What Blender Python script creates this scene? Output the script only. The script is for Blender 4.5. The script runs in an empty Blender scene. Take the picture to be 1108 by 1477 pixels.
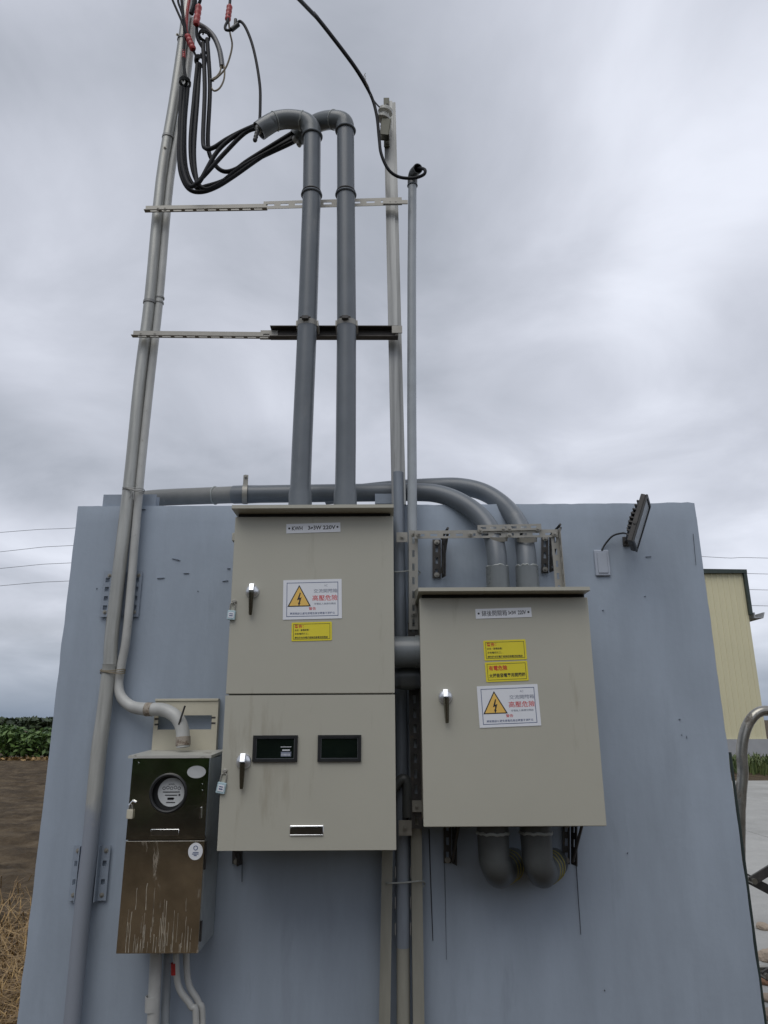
import bpy, bmesh, math, random
import numpy as np
from mathutils import Vector as V, Matrix, Euler, noise
random.seed(7); rng = np.random.default_rng(11)
R = math.radians; PI = math.pi
S = bpy.context.scene; COL = S.collection
# ------------------------------------------------------------------ camera
FPX = 1041.0; PITCH = R(16.2); ROLL = R(-0.30)
CAM = V((0.0, -3.3, 1.5))
cd = bpy.data.cameras.new('camera'); cam = bpy.data.objects.new('camera', cd); COL.objects.link(cam)
CROT = Euler((PI/2 + PITCH, 0, 0)).to_matrix() @ Matrix.Rotation(ROLL, 3, 'Z')
cam.matrix_world = Matrix.Translation(CAM) @ CROT.to_4x4()
cd.sensor_width = 36; cd.lens = FPX/1477*36; cd.clip_start = .05; cd.clip_end = 6000
S.camera = cam
# ------------------------------------------------------------------ sky and sun (overcast)
SUN_EL, SUN_AZ = R(58), R(200)
W = bpy.data.worlds.new('World'); S.world = W; W.use_nodes = True
def build_world():
    nt = W.node_tree; N = nt.nodes; L = nt.links; N.clear()
    def nd(t, **k):
        n = N.new(t)
        for a, b in k.items(): setattr(n, a, b)
        return n
    def math_(op, a, b=None, clamp=False):
        n = nd('ShaderNodeMath', operation=op, use_clamp=clamp)
        for i, v in enumerate((a, b)):
            if v is None: continue
            if isinstance(v, (int, float)): n.inputs[i].default_value = v
            else: L.new(v, n.inputs[i])
        return n.outputs[0]
    out = nd('ShaderNodeOutputWorld'); bg = nd('ShaderNodeBackground'); bg.inputs[1].default_value = 0.1
    sky = nd('ShaderNodeTexSky', sky_type='NISHITA'); sky.sun_disc = False
    sky.sun_elevation = SUN_EL; sky.sun_rotation = SUN_AZ
    tc = nd('ShaderNodeTexCoord'); sp = nd('ShaderNodeSeparateXYZ'); L.new(tc.outputs['Generated'], sp.inputs[0])
    zc = math_('MAXIMUM', sp.outputs[2], 0.0); dz = math_('ADD', zc, 0.26)
    cx = math_('DIVIDE', sp.outputs[0], dz); cy = math_('DIVIDE', sp.outputs[1], dz)
    cb = nd('ShaderNodeCombineXYZ'); L.new(cx, cb.inputs[0]); L.new(cy, cb.inputs[1]); cb.inputs[2].default_value = 3.1
    def noise_(scale, det, rough, dist, off):
        mp = nd('ShaderNodeMapping'); mp.inputs['Location'].default_value = off; L.new(cb.outputs[0], mp.inputs[0])
        n = nd('ShaderNodeTexNoise'); n.inputs['Scale'].default_value = scale; n.inputs['Detail'].default_value = det
        n.inputs['Roughness'].default_value = rough; n.inputs['Distortion'].default_value = dist
        L.new(mp.outputs[0], n.inputs['Vector']); return n.outputs['Fac']
    SK = (15.94, -20.42)
    big = noise_(1.15, 2, .5, .25, (SK[0], SK[1], 0)); mid = noise_(2.6, 7, .52, .35, (SK[0]+5.4, SK[1]+1.9, 0))
    # the cloud deck is thinner, hence brighter, towards the right
    dt = nd('ShaderNodeVectorMath', operation='DOT_PRODUCT'); L.new(tc.outputs['Generated'], dt.inputs[0]); dt.inputs[1].default_value = (.85, .30, .25)
    mx = math_('ADD', math_('ADD', math_('MULTIPLY', big, .66), math_('MULTIPLY', mid, .34)), math_('MULTIPLY', math_('SUBTRACT', dt.outputs['Value'], .45), .10))
    rp = nd('ShaderNodeValToRGB'); e = rp.color_ramp.elements
    e[0].position = .36; e[0].color = (3.8, 4.05, 4.6, 1)
    e[1].position = .62; e[1].color = (8.0, 8.3, 9.2, 1)
    m = e.new(.49); m.color = (5.7, 5.95, 6.7, 1)
    L.new(mx, rp.inputs[0])
    # distant low cloud near the horizon is a bluer grey
    hz = math_('POWER', math_('SUBTRACT', 1.0, math_('MULTIPLY', zc, 9.0), True), 0.9)
    lo = nd('ShaderNodeMix', data_type='RGBA'); lo.inputs[7].default_value = (1.7, 2.25, 3.15, 1)
    L.new(math_('MULTIPLY', hz, .9), lo.inputs[0]); L.new(rp.outputs[0], lo.inputs[6])
    mixn = nd('ShaderNodeMix', data_type='RGBA'); mixn.inputs[0].default_value = .93
    L.new(sky.outputs[0], mixn.inputs[6]); L.new(lo.outputs[2], mixn.inputs[7])
    L.new(mixn.outputs[2], bg.inputs[0]); L.new(bg.outputs[0], out.inputs[0])
build_world()
sd = bpy.data.lights.new('sun', 'SUN'); sun = bpy.data.objects.new('sun', sd); COL.objects.link(sun)
sd.energy = 1.12; sd.angle = R(45); sd.color = (1, .97, .92)
# from behind the camera's left shoulder, high
sdir = V((-.30*math.cos(SUN_EL), -.95*math.cos(SUN_EL), math.sin(SUN_EL))).normalized()
sun.rotation_euler = sdir.to_track_quat('Z', 'Y').to_euler(); sun.location = (0, 0, 20)
vs = S.view_settings; vs.view_transform = 'Standard'; vs.look = 'None'; vs.exposure = 0.15; vs.gamma = 1; vs.use_curve_mapping = False

# ------------------------------------------------------------------ measuring helpers
def ray(px, py): return CROT @ V(((px-554)/FPX, -(py-738.5)/FPX, -1))
def at(px, py, Y):
    d = ray(px, py); t = (Y-CAM.y)/d.y; return CAM + d*t
def atg(px, py, z=0.0):
    d = ray(px, py); t = (z-CAM.z)/d.z; return CAM + d*t
def rad(px, py, Y, w):                       # radius of something w pixels across
    p = at(px, py, Y) - CAM; return w/2 * (-(CROT.transposed() @ p).z)/FPX
# ------------------------------------------------------------------ mesh helpers
def box(bm, x0, x1, y0, y1, z0, z1, bev=0, seg=2, M=None):
    vs_ = [bm.verts.new(c) for c in ((x0,y0,z0),(x1,y0,z0),(x1,y1,z0),(x0,y1,z0),(x0,y0,z1),(x1,y0,z1),(x1,y1,z1),(x0,y1,z1))]
    fs = [bm.faces.new([vs_[i] for i in f]) for f in ((0,3,2,1),(4,5,6,7),(0,1,5,4),(1,2,6,5),(2,3,7,6),(3,0,4,7))]
    if M is not None:
        for v in vs_: v.co = M @ v.co
    if bev:
        es = list({e for f in fs for e in f.edges})
        bmesh.ops.bevel(bm, geom=es, offset=bev, segments=seg, profile=.5, affect='EDGES')
def tube(bm, pts, r, n=20, caps=True):
    pts = [V(p) for p in pts]; m = len(pts); rs = r if isinstance(r, (list, tuple)) else [r]*m
    T = []
    for i in range(m):
        a = pts[max(i-1, 0)]; b = pts[min(i+1, m-1)]; T.append((b-a).normalized())
    u = T[0].orthogonal().normalized(); rings = []
    for i in range(m):
        if i: u = (T[i-1].rotation_difference(T[i]) @ u); u = (u - T[i]*u.dot(T[i])).normalized()
        w = T[i].cross(u)
        rings.append([bm.verts.new(pts[i] + (u*math.cos(2*PI*k/n) + w*math.sin(2*PI*k/n))*rs[i]) for k in range(n)])
    for a, b in zip(rings, rings[1:]):
        for k in range(n): bm.faces.new((a[k], a[(k+1)%n], b[(k+1)%n], b[k]))
    if caps: bm.faces.new(rings[0][::-1]); bm.faces.new(rings[-1])
    return rings
def pipe_open(bm, pts, r, t, n=24, depth=.06):     # tube whose last end is an open mouth
    pts = [V(p) for p in pts]; rings = tube(bm, pts, r, n, False); bm.faces.new(rings[0][::-1])
    e = pts[-1]; d = (pts[-1]-pts[-2]).normalized()
    rr = r[-1] if isinstance(r, (list, tuple)) else r
    u0 = (rings[-1][0].co - e).normalized(); w0 = d.cross(u0); inner = []
    for q in (0, depth): inner.append([bm.verts.new(e - d*q + (u0*math.cos(2*PI*k/n)+w0*math.sin(2*PI*k/n))*(rr-t)) for k in range(n)])
    for a, b in ((rings[-1], inner[0]), (inner[0], inner[1])):
        for k in range(n): bm.faces.new((a[k], a[(k+1)%n], b[(k+1)%n], b[k]))
    bm.faces.new(inner[1])
def ring(bm, c, axis, Rr, r, n=28, m=8, jit=0):
    axis = V(axis).normalized(); u = axis.orthogonal().normalized(); w = axis.cross(u); g = []
    for i in range(n):
        a = 2*PI*i/n; d = u*math.cos(a)+w*math.sin(a); q = random.uniform(-jit, jit)
        g.append([bm.verts.new(V(c) + d*(Rr + r*math.cos(2*PI*k/m)) + axis*(r*math.sin(2*PI*k/m)+q)) for k in range(m)])
    for i in range(n):
        a, b = g[i], g[(i+1)%n]
        for k in range(m): bm.faces.new((a[k], b[k], b[(k+1)%m], a[(k+1)%m]))
def band(bm, c, axis, r0, r1, h, n=28):            # flat hollow band
    axis = V(axis).normalized(); u = axis.orthogonal().normalized(); w = axis.cross(u); g = []
    for i in range(n):
        a = 2*PI*i/n; d = u*math.cos(a)+w*math.sin(a)
        g.append([bm.verts.new(V(c)+d*q+axis*z) for q, z in ((r0,-h/2),(r1,-h/2),(r1,h/2),(r0,h/2))])
    for i in range(n):
        a, b = g[i], g[(i+1)%n]
        for k in range(4): bm.faces.new((a[k], b[k], b[(k+1)%4], a[(k+1)%4]))
def spline(pts, sub=6):
    pts = [V(p) for p in pts]; P = [pts[0]*2-pts[1]] + pts + [pts[-1]*2-pts[-2]]; out = []
    for i in range(1, len(P)-2):
        for s in range(sub):
            t = s/sub; a, b, c, d = P[i-1], P[i], P[i+1], P[i+2]
            out.append(.5*((2*b)+(c-a)*t+(2*a-5*b+4*c-d)*t*t+(3*b-a-3*c+d)*t**3))
    out.append(pts[-1]); return out
def prism(bm, poly, p0, p1, U, Wd):                # extrude a 2-D outline along p0 > p1
    p0, p1, U, Wd = V(p0), V(p1), V(U), V(Wd)
    a = [bm.verts.new(p0+U*x+Wd*y) for x, y in poly]; b = [bm.verts.new(p1+U*x+Wd*y) for x, y in poly]; n = len(poly)
    for k in range(n): bm.faces.new((a[k], a[(k+1)%n], b[(k+1)%n], b[k]))
    bm.faces.new(a[::-1]); bm.faces.new(b)
def holed_plate(bm, L, Wd, T, holes, M):           # plate with real rectangular openings
    xs = sorted({0, L, *[h[0] for h in holes], *[h[1] for h in holes]}); ys = sorted({0, Wd, *[h[2] for h in holes], *[h[3] for h in holes]})
    nx, ny = len(xs)-1, len(ys)-1; vv = {}
    def vt(i, j, k):
        if (i,j,k) not in vv: vv[(i,j,k)] = bm.verts.new(M @ V((xs[i], ys[j], k*T)))
        return vv[(i,j,k)]
    def solid(i, j):
        if not (0 <= i < nx and 0 <= j < ny): return False
        cx, cy = (xs[i]+xs[i+1])/2, (ys[j]+ys[j+1])/2
        return not any(h[0] < cx < h[1] and h[2] < cy < h[3] for h in holes)
    for i in range(nx):
        for j in range(ny):
            if not solid(i, j): continue
            bm.faces.new((vt(i,j,0), vt(i,j+1,0), vt(i+1,j+1,0), vt(i+1,j,0)))
            bm.faces.new((vt(i,j,1), vt(i+1,j,1), vt(i+1,j+1,1), vt(i,j+1,1)))
            for (di, dj, e) in ((-1,0,((i,j+1),(i,j))), (1,0,((i+1,j),(i+1,j+1))), (0,-1,((i,j),(i+1,j))), (0,1,((i+1,j+1),(i,j+1)))):
                if not solid(i+di, j+dj):
                    (a, b), (c, d) = e; bm.faces.new((vt(a,b,0), vt(c,d,0), vt(c,d,1), vt(a,b,1)))
def frame(o, X, Y):
    X = V(X).normalized(); Y = V(Y); Y = (Y-X*Y.dot(X)).normalized(); Z = X.cross(Y); o = V(o)
    return Matrix(((X.x,Y.x,Z.x,o.x),(X.y,Y.y,Z.y,o.y),(X.z,Y.z,Z.z,o.z),(0,0,0,1)))
def slots_for(L, Wd, pitch=.05, sl=.03, sw=.0105, start=.014, mid=None):
    out = []; x = start; c = Wd*.5 if mid is None else mid
    while x+sl < L-.006: out.append((x, x+sl, c-sw/2, c+sw/2)); x += pitch
    return out
def slotted_angle(bm, p0, p1, up, Wd, W2=0, T=.0028, fl=1, at_top=True, face=True, **kw):
    """face plate with slots, from p0 to p1, width Wd along up; a second flange W2 along the face normal"""
    p0, p1 = V(p0), V(p1); L = (p1-p0).length; M = frame(p0, p1-p0, up)
    holed_plate(bm, L, Wd, T, slots_for(L, Wd, **kw) if face else [], M)
    if W2:
        M2 = M @ Matrix.Translation((0, Wd if at_top else 0, T if fl > 0 else 0)) @ Matrix.Rotation(PI/2*fl, 4, 'X')
        if (at_top and fl > 0): M2 = M2 @ Matrix.Translation((0, 0, 0))
        holed_plate(bm, L, W2, T, slots_for(L, W2, start=.03, **{k: v for k, v in kw.items() if k not in ('start', 'mid')}), M2)
# ------------------------------------------------------------------ object helpers
def root_of(o):
    while o.parent: o = o.parent
    return o
def tag(o, label, cat=None, group=None):
    if label: o['label'] = label
    if cat: o['category'] = cat
    if group: o['group'] = group
    return o
def thing(name, loc, label, cat, group=None):
    o = bpy.data.objects.new(name, None); o.location = V(loc); o.empty_display_size = .1; COL.objects.link(o)
    return tag(o, label, cat, group)
def finish(bm, name, mat, smooth):
    bmesh.ops.recalc_face_normals(bm, faces=bm.faces[:]); me = bpy.data.meshes.new(name); bm.to_mesh(me); bm.free()
    if smooth: me.shade_smooth(); me.set_sharp_from_angle(angle=R(38))
    if mat: me.materials.append(mat)
    return me
def obj(name, bm, mat, parent=None, smooth=True, label=None, cat=None, group=None, kind=None):
    if parent is not None: loc = root_of(parent).location.copy()
    else:
        c = [v.co for v in bm.verts]
        loc = V(((min(q.x for q in c)+max(q.x for q in c))/2, (min(q.y for q in c)+max(q.y for q in c))/2, min(q.z for q in c)))
    bmesh.ops.translate(bm, verts=bm.verts[:], vec=-loc)
    o = bpy.data.objects.new(name, finish(bm, name, mat, smooth)); COL.objects.link(o)
    if smooth and len(o.data.polygons) < 700:
        wn = o.modifiers.new('weighted_normals', 'WEIGHTED_NORMAL'); wn.keep_sharp = True
    if parent is not None: o.parent = parent
    else: o.location = loc
    tag(o, label, cat, group)
    if kind: o['kind'] = kind
    return o
def B(): return bmesh.new()
# ------------------------------------------------------------------ materials
MATS = {}
def mat(name, col, rough=.6, metal=0, var=.12, vscale=6, bump=.0, bscale=60, streak=0, dirt=None, spec=.5, coat=0, stretch=(1,1,1), rvar=.1):
    m = bpy.data.materials.new(name); m.use_nodes = True; nt = m.node_tree; N, L = nt.nodes, nt.links
    b = N['Principled BSDF']; b.inputs['Roughness'].default_value = rough; b.inputs['Metallic'].default_value = metal
    b.inputs['Specular IOR Level'].default_value = spec; b.inputs['Coat Weight'].default_value = coat
    tc = N.new('ShaderNodeNewGeometry'); mp = N.new('ShaderNodeMapping'); mp.inputs['Scale'].default_value = stretch; L.new(tc.outputs['Position'], mp.inputs[0])
    n1 = N.new('ShaderNodeTexNoise'); n1.inputs['Scale'].default_value = vscale; n1.inputs['Detail'].default_value = 8; n1.inputs['Roughness'].default_value = .62
    L.new(mp.outputs[0], n1.inputs['Vector'])
    r1 = N.new('ShaderNodeValToRGB'); e = r1.color_ramp.elements; e[0].position = .3; e[1].position = .7
    e[0].color = (*[c*(1-var) for c in col], 1); e[1].color = (*[min(c*(1+var), 1) for c in col], 1); L.new(n1.outputs['Fac'], r1.inputs[0])
    cout = r1.outputs[0]
    if dirt:       # (colour, amount threshold, scale, stretch)
        dc, th, ds, dst = dirt
        mp2 = N.new('ShaderNodeMapping'); mp2.inputs['Scale'].default_value = dst; L.new(tc.outputs['Position'], mp2.inputs[0])
        n2 = N.new('ShaderNodeTexNoise'); n2.inputs['Scale'].default_value = ds; n2.inputs['Detail'].default_value = 6; n2.inputs['Roughness'].default_value = .65; L.new(mp2.outputs[0], n2.inputs['Vector'])
        r2 = N.new('ShaderNodeValToRGB'); r2.color_ramp.elements[0].position = th; r2.color_ramp.elements[1].position = min(th+.13, 1); L.new(n2.outputs['Fac'], r2.inputs[0])
        mx = N.new('ShaderNodeMix'); mx.data_type = 'RGBA'; mx.inputs[7].default_value = (*dc, 1); L.new(r2.outputs[0], mx.inputs[0]); L.new(cout, mx.inputs[6]); cout = mx.outputs[2]
        if metal > .5:
            mm = N.new('ShaderNodeMath'); mm.operation = 'MULTIPLY_ADD'; mm.inputs[1].default_value = -metal; mm.inputs[2].default_value = metal; L.new(r2.outputs[0], mm.inputs[0]); L.new(mm.outputs[0], b.inputs['Metallic'])
            rr = N.new('ShaderNodeMath'); rr.operation = 'MULTIPLY_ADD'; rr.inputs[1].default_value = .6-rough; rr.inputs[2].default_value = rough; L.new(r2.outputs[0], rr.inputs[0]); L.new(rr.outputs[0], b.inputs['Roughness'])
    L.new(cout, b.inputs['Base Color'])
    if rvar and not (dirt and metal > .5):
        mr = N.new('ShaderNodeMapRange'); mr.inputs['To Min'].default_value = max(rough-rvar, .03); mr.inputs['To Max'].default_value = min(rough+rvar, 1); L.new(n1.outputs['Fac'], mr.inputs['Value']); L.new(mr.outputs[0], b.inputs['Roughness'])
    if bump:
        n3 = N.new('ShaderNodeTexNoise'); n3.inputs['Scale'].default_value = bscale; n3.inputs['Detail'].default_value = 6; L.new(tc.outputs['Position'], n3.inputs['Vector'])
        bp = N.new('ShaderNodeBump'); bp.inputs['Strength'].default_value = bump; bp.inputs['Distance'].default_value = .01; L.new(n3.outputs['Fac'], bp.inputs['Height']); L.new(bp.outputs[0], b.inputs['Normal'])
    MATS[name] = m; return m
WALLC = (.315, .368, .438)
mat('rusty', (.30,.265,.22), .7, var=.3, vscale=40, dirt=((.10,.06,.035), .5, 30, (1,1,1)))
m_shadep = mat('shaded_pipe', (.235,.23,.195), .55, var=.2, vscale=12, stretch=(1,1,.15))  # dulled tan: shade below the cabinets is put into the colour
m_wall = mat('wall_paint', WALLC, .6, var=.11, vscale=3.2, stretch=(1.5,1,.32), bump=.08, bscale=30, dirt=((.285,.332,.395), .585, 4.2, (1.6,1,.3)), spec=.35)
m_paint = mat('painted_steel', (.265,.31,.375), .5, var=.1, vscale=14, bump=.05)
m_cab = mat('cabinet_paint', (.42,.41,.348), .42, var=.025, vscale=2.5, bump=.035, bscale=220, spec=.4, dirt=((.335,.315,.255), .60, 5, (1.6,1.6,.22)))
m_gap = mat('gasket_shade_black', (.02,.02,.02), .8, var=.1)
m_pvc = mat('grey_pvc', (.125,.142,.160), .36, var=.10, vscale=7, spec=.5, dirt=((.185,.195,.20), .61, 9, (1,1,.22)))
m_pvc2 = mat('weathered_pvc', (.20,.205,.20), .5, var=.14, vscale=9, dirt=((.32,.32,.29), .62, 12, (1,1,1)))
m_fit = mat('pvc_fitting', (.135,.15,.158), .3, var=.1, vscale=8)
m_fitd = mat('dark_fitting', (.07,.076,.076), .4, var=.15, vscale=10)  # darker fitting grey: carries the painted shade of the elbows under the cabinet
m_stoneA = None
m_glue = mat('pvc_glue', (.30,.32,.31), .45, var=.2, vscale=30)
m_cond = mat('pale_conduit', (.33,.36,.385), .45, var=.1, vscale=9, dirt=((.22,.24,.25), .68, 20, (1,1,.25)))
m_cond2 = mat('dirty_white_conduit', (.43,.435,.42), .42, var=.14, vscale=9, dirt=((.13,.095,.06), .64, 17, (1,1,.7)))
m_galv = mat('galvanised_steel', (.27,.272,.265), .45, .25, var=.4, vscale=11, stretch=(1,1,.12), dirt=((.13,.12,.10), .60, 13, (1,1,.16)))
m_gray_pole = mat('aged_pole', (.37,.375,.355), .4, .35, var=.3, vscale=22, stretch=(1,1,.08), dirt=((.27,.235,.185), .6, 10, (1,1,.16)), bump=.05)
m_zinc = mat('stainless_bar', (.30,.29,.26), .42, .3, var=.12, vscale=20, dirt=((.28,.24,.19), .66, 30, (1,1,1)))
m_mirror = mat('stainless_mirror', (.66,.66,.60), .10, 1.0, var=.12, vscale=9, rvar=.04, bump=.10, bscale=5)
m_dark = mat('dark_steel', (.055,.052,.05), .5, .3, var=.3, vscale=30, dirt=((.13,.09,.06), .62, 30, (1,1,1)))
m_rust = mat('brown_channel', (.062,.054,.047), .55, .2, var=.3, vscale=25)
m_black = mat('black_rubber', (.012,.013,.014), .42, var=.25, vscale=20)
m_cable = mat('black_cable', (.013,.014,.017), .55, var=.3, vscale=15, spec=.22, dirt=((.055,.058,.062), .68, 25, (1,1,1)))
m_greycab = mat('grey_cable', (.10,.105,.115), .45, var=.2)
m_tan = mat('tan_wire', (.22,.185,.13), .55, var=.2, vscale=30)
m_red = mat('red_sleeve', (.36,.022,.02), .45, var=.3, vscale=40)
m_chrome = mat('chrome', (.72,.73,.74), .1, 1, var=.04, rvar=.04)
m_silver = mat('silver_handle', (.66,.68,.71), .3, .75, var=.06)
m_lever = mat('chrome_dark_reflection', (.16,.16,.13), .16, .9, var=.2)  # chrome darkened: the lever's reflection of dim ground is put into the colour
m_post = mat('post_steel', (.27,.275,.27), .38, .4, var=.45, vscale=34, stretch=(1,1,.035), dirt=((.09,.088,.08), .60, 26, (1,1,.06)))
m_olive = mat('olive_bracket', (.10,.10,.075), .5, .2, var=.2)
m_pipec = mat('painted_pipe', (.185,.21,.245), .45, .1, var=.2, vscale=14, stretch=(1,1,.2))  # pipe paint greyed and darkened, shade between the cabinets included in the colour
m_white = mat('white_sign', (.72,.74,.78), .38, var=.02)
m_yel = mat('yellow_label', (.71,.61,.032), .42, var=.03)
m_tri = mat('amber_print', (.78,.50,.12), .45, var=.03)
m_ink = mat('black_print', (.02,.02,.025), .5, var=.1)
m_blue = mat('blue_print', (.08,.11,.22), .5, var=.1)
m_gink = mat('grey_print', (.17,.19,.25), .5, var=.1)
m_rink = mat('red_print', (.55,.03,.03), .5, var=.1)
m_glass = mat('dark_glass', (.007,.011,.009), .06, var=.2, spec=.6, rvar=.02)
m_lens = mat('lamp_glass', (.42,.46,.50), .4, var=.1, rvar=.05)
m_lock = mat('padlock_blue', (.40,.53,.58), .45, var=.1)
m_dial = mat('meter_face', (.50,.52,.53), .4, var=.06, vscale=30)
m_porc = mat('porcelain', (.50,.50,.46), .3, var=.12, vscale=30)
m_cream = mat('cream_plate', (.52,.49,.39), .5, var=.06, vscale=10, dirt=((.20,.13,.08), .69, 22, (1,1,.35)))
m_tape = mat('yellow_tape', (.34,.30,.07), .5, var=.2, vscale=40)
m_stain = mat('black_stain', (.02,.022,.026), .6, var=.3, vscale=40)
m_box = mat('outlet_plastic', (.39,.43,.50), .4, var=.04)

# ================================================================== SETTING
def soil_mat(name, c0, c1, c2, sc):
    m = bpy.data.materials.new(name); m.use_nodes = True; N, L = m.node_tree.nodes, m.node_tree.links; b = N['Principled BSDF']; b.inputs['Roughness'].default_value = .95; b.inputs['Specular IOR Level'].default_value = .15
    g = N.new('ShaderNodeNewGeometry')
    n = N.new('ShaderNodeTexNoise'); n.inputs['Scale'].default_value = sc; n.inputs['Detail'].default_value = 10; n.inputs['Roughness'].default_value = .7; L.new(g.outputs['Position'], n.inputs['Vector'])
    r = N.new('ShaderNodeValToRGB'); e = r.color_ramp.elements; e[0].position = .32; e[1].position = .7; e[0].color = (*c0, 1); e[1].color = (*c2, 1); q = e.new(.5); q.color = (*c1, 1)
    L.new(n.outputs['Fac'], r.inputs[0]); L.new(r.outputs[0], b.inputs['Base Color'])
    n2 = N.new('ShaderNodeTexNoise'); n2.inputs['Scale'].default_value = sc*6; n2.inputs['Detail'].default_value = 8; L.new(g.outputs['Position'], n2.inputs['Vector'])
    bp = N.new('ShaderNodeBump'); bp.inputs['Strength'].default_value = .8; bp.inputs['Distance'].default_value = .05; L.new(n2.outputs['Fac'], bp.inputs['Height']); L.new(bp.outputs[0], b.inputs['Normal'])
    return m
m_soil = soil_mat('field_soil', (.036,.027,.018), (.078,.058,.037), (.145,.112,.073), 2.2)
m_conc = soil_mat('yard_concrete', (.30,.30,.285), (.36,.36,.345), (.42,.42,.40), .9)
m_plinth = mat('plinth_concrete', (.33,.34,.355), .8, var=.1, vscale=2)
m_clad = mat('yellow_cladding', (.62,.58,.39), .5, var=.03, vscale=.6)
m_trim = mat('dark_trim', (.03,.045,.04), .5, var=.2)

bm = B(); g = 2500
vv = [bm.verts.new(c) for c in ((-g,-g,0),(g,-g,0),(g,g,0),(-g,g,0))]; bm.faces.new(vv)
o = obj('ground', bm, m_soil, smooth=False, kind='structure')
# ploughed field: clods and furrows
def field():
    bm = B(); x0, x1, y0, y1 = -26, -1.4, .35, 27.5; nx, ny = 250, 330; rows = []
    for j in range(ny+1):
        t = j/ny; y = y0+(y1-y0)*t**1.7; row = []
        for i in range(nx+1):
            s = i/nx; x = x1-(x1-x0)*s**1.3
            h = .045*noise.fractal(V((x*1.2, y*1.2, 0)), 1, 2, 4) + .03*noise.noise(V((x*7, y*7, 3))) + .02*math.sin(y*5.2+x*.6+noise.noise(V((x*.6, y*.6, 1)))*2)
            ed = min(1, min(x1-x, y-y0, y1-y, x-x0)*2.5+.02)
            row.append(bm.verts.new((x, y, .012+max(0, .07+h)*ed)))
        rows.append(row)
    for a, b in zip(rows, rows[1:]):
        for k in range(nx): bm.faces.new((a[k], a[k+1], b[k+1], b[k]))
    return obj('ploughed_field', bm, m_soil, kind='structure')
field()
# concrete yard on the right, poured in slabs with open joints
pv = atg(1090, 1131).y
bm = B(); box(bm, 1.25, 22, .60, pv, .004, .055); obj('yard_base', bm, m_soil, smooth=False, kind='structure')
yard = None
bm = B(); box(bm, 1.30, 22.0, .65, .9, .0551, .0575); yard = obj('yard', bm, m_conc, smooth=False, kind='structure')
xs = [1.3, 4.8, 8.3, 12, 16, 22]; ys = [.9, 4.3, 7.8, 11.6, pv]
for i in range(len(xs)-1):
    for j in range(len(ys)-1):
        bm = B(); box(bm, xs[i]+.006, xs[i+1]-.006, ys[j]+.006, ys[j+1]-.006, .056, .085+random.uniform(-.004, .004), .006, 1); obj('slab', bm, m_conc, yard, smooth=False)

# ---- foliage as leaf faces
def leaf_mat(name, a, b_):
    m = bpy.data.materials.new(name); m.use_nodes = True; N, L = m.node_tree.nodes, m.node_tree.links; b = N['Principled BSDF']; b.inputs['Roughness'].default_value = .55
    g = N.new('ShaderNodeNewGeometry'); r = N.new('ShaderNodeValToRGB'); e = r.color_ramp.elements; e[0].color = (*a, 1); e[1].color = (*b_, 1)
    L.new(g.outputs['Random Per Island'], r.inputs[0]); L.new(r.outputs[0], b.inputs['Base Color']); return m
m_leaf = leaf_mat('leaf', (.034,.075,.018), (.115,.19,.045)); m_leafd = leaf_mat('dark_leaf', (.018,.032,.014), (.05,.075,.028))
m_straw = leaf_mat('straw', (.10,.055,.018), (.40,.26,.10)); m_grass = leaf_mat('grass_blade', (.045,.075,.02), (.12,.15,.045))
def leaves(name, P, size, m, kind='stuff', label=None, cat=None, parent=None, up=.5):
    n = len(P); nrm = rng.normal(size=(n,3)); nrm[:,2] = np.abs(nrm[:,2])+up; nrm /= np.linalg.norm(nrm, axis=1)[:,None]
    a = np.cross(nrm, rng.normal(size=(n,3))); a /= np.linalg.norm(a, axis=1)[:,None]; b = np.cross(nrm, a); s = (size*rng.uniform(.6, 1.35, n))[:,None]
    vts = np.stack([P-a*s, P-b*s*.55+nrm*s*.12, P+a*s, P+b*s*.55+nrm*s*.12], 1).reshape(-1,3); f = np.arange(n*4).reshape(-1,4)
    me = bpy.data.meshes.new(name); me.from_pydata(vts.tolist(), [], f.tolist()); me.materials.append(m)
    o = bpy.data.objects.new(name, me); COL.objects.link(o); o['kind'] = kind; tag(o, label, cat); return o
def hedge_points(x0, x1, y0, y1, h, n):
    X = rng.uniform(x0, x1, n); Y = rng.uniform(y0, y1, n); Z = np.empty(n)
    for i in range(n):
        top = h*(.72+.38*noise.noise(V((X[i]*.55, Y[i]*.55, 4)))+.22*noise.noise(V((X[i]*1.7, Y[i]*1.7, 9))))
        Z[i] = top*rng.uniform(0, 1)**.45
    return np.stack([X, Y, Z], 1)
hy = atg(30, 1099).y
leaves('bean_crop', hedge_points(-34, -3, hy, hy+3.5, 1.55, 34000), .13, m_leaf)
leaves('dry_verge', np.stack([rng.uniform(-30,-3,5000), rng.uniform(hy-.8,hy+.2,5000), rng.uniform(0.02,.16,5000)],1), .09, m_straw)
leaves('far_treeline', np.stack([rng.uniform(-170,60,9000), rng.uniform(160,172,9000), rng.uniform(0,1,9000)**.7*(2.4)],1), 1.0, m_leafd)
# scrub behind the viewer (seen in the polished meter box)
leaves('scrub_belt', hedge_points(-14, 9, -11.5, -8.0, 2.9, 22000), .17, m_leaf)
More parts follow.
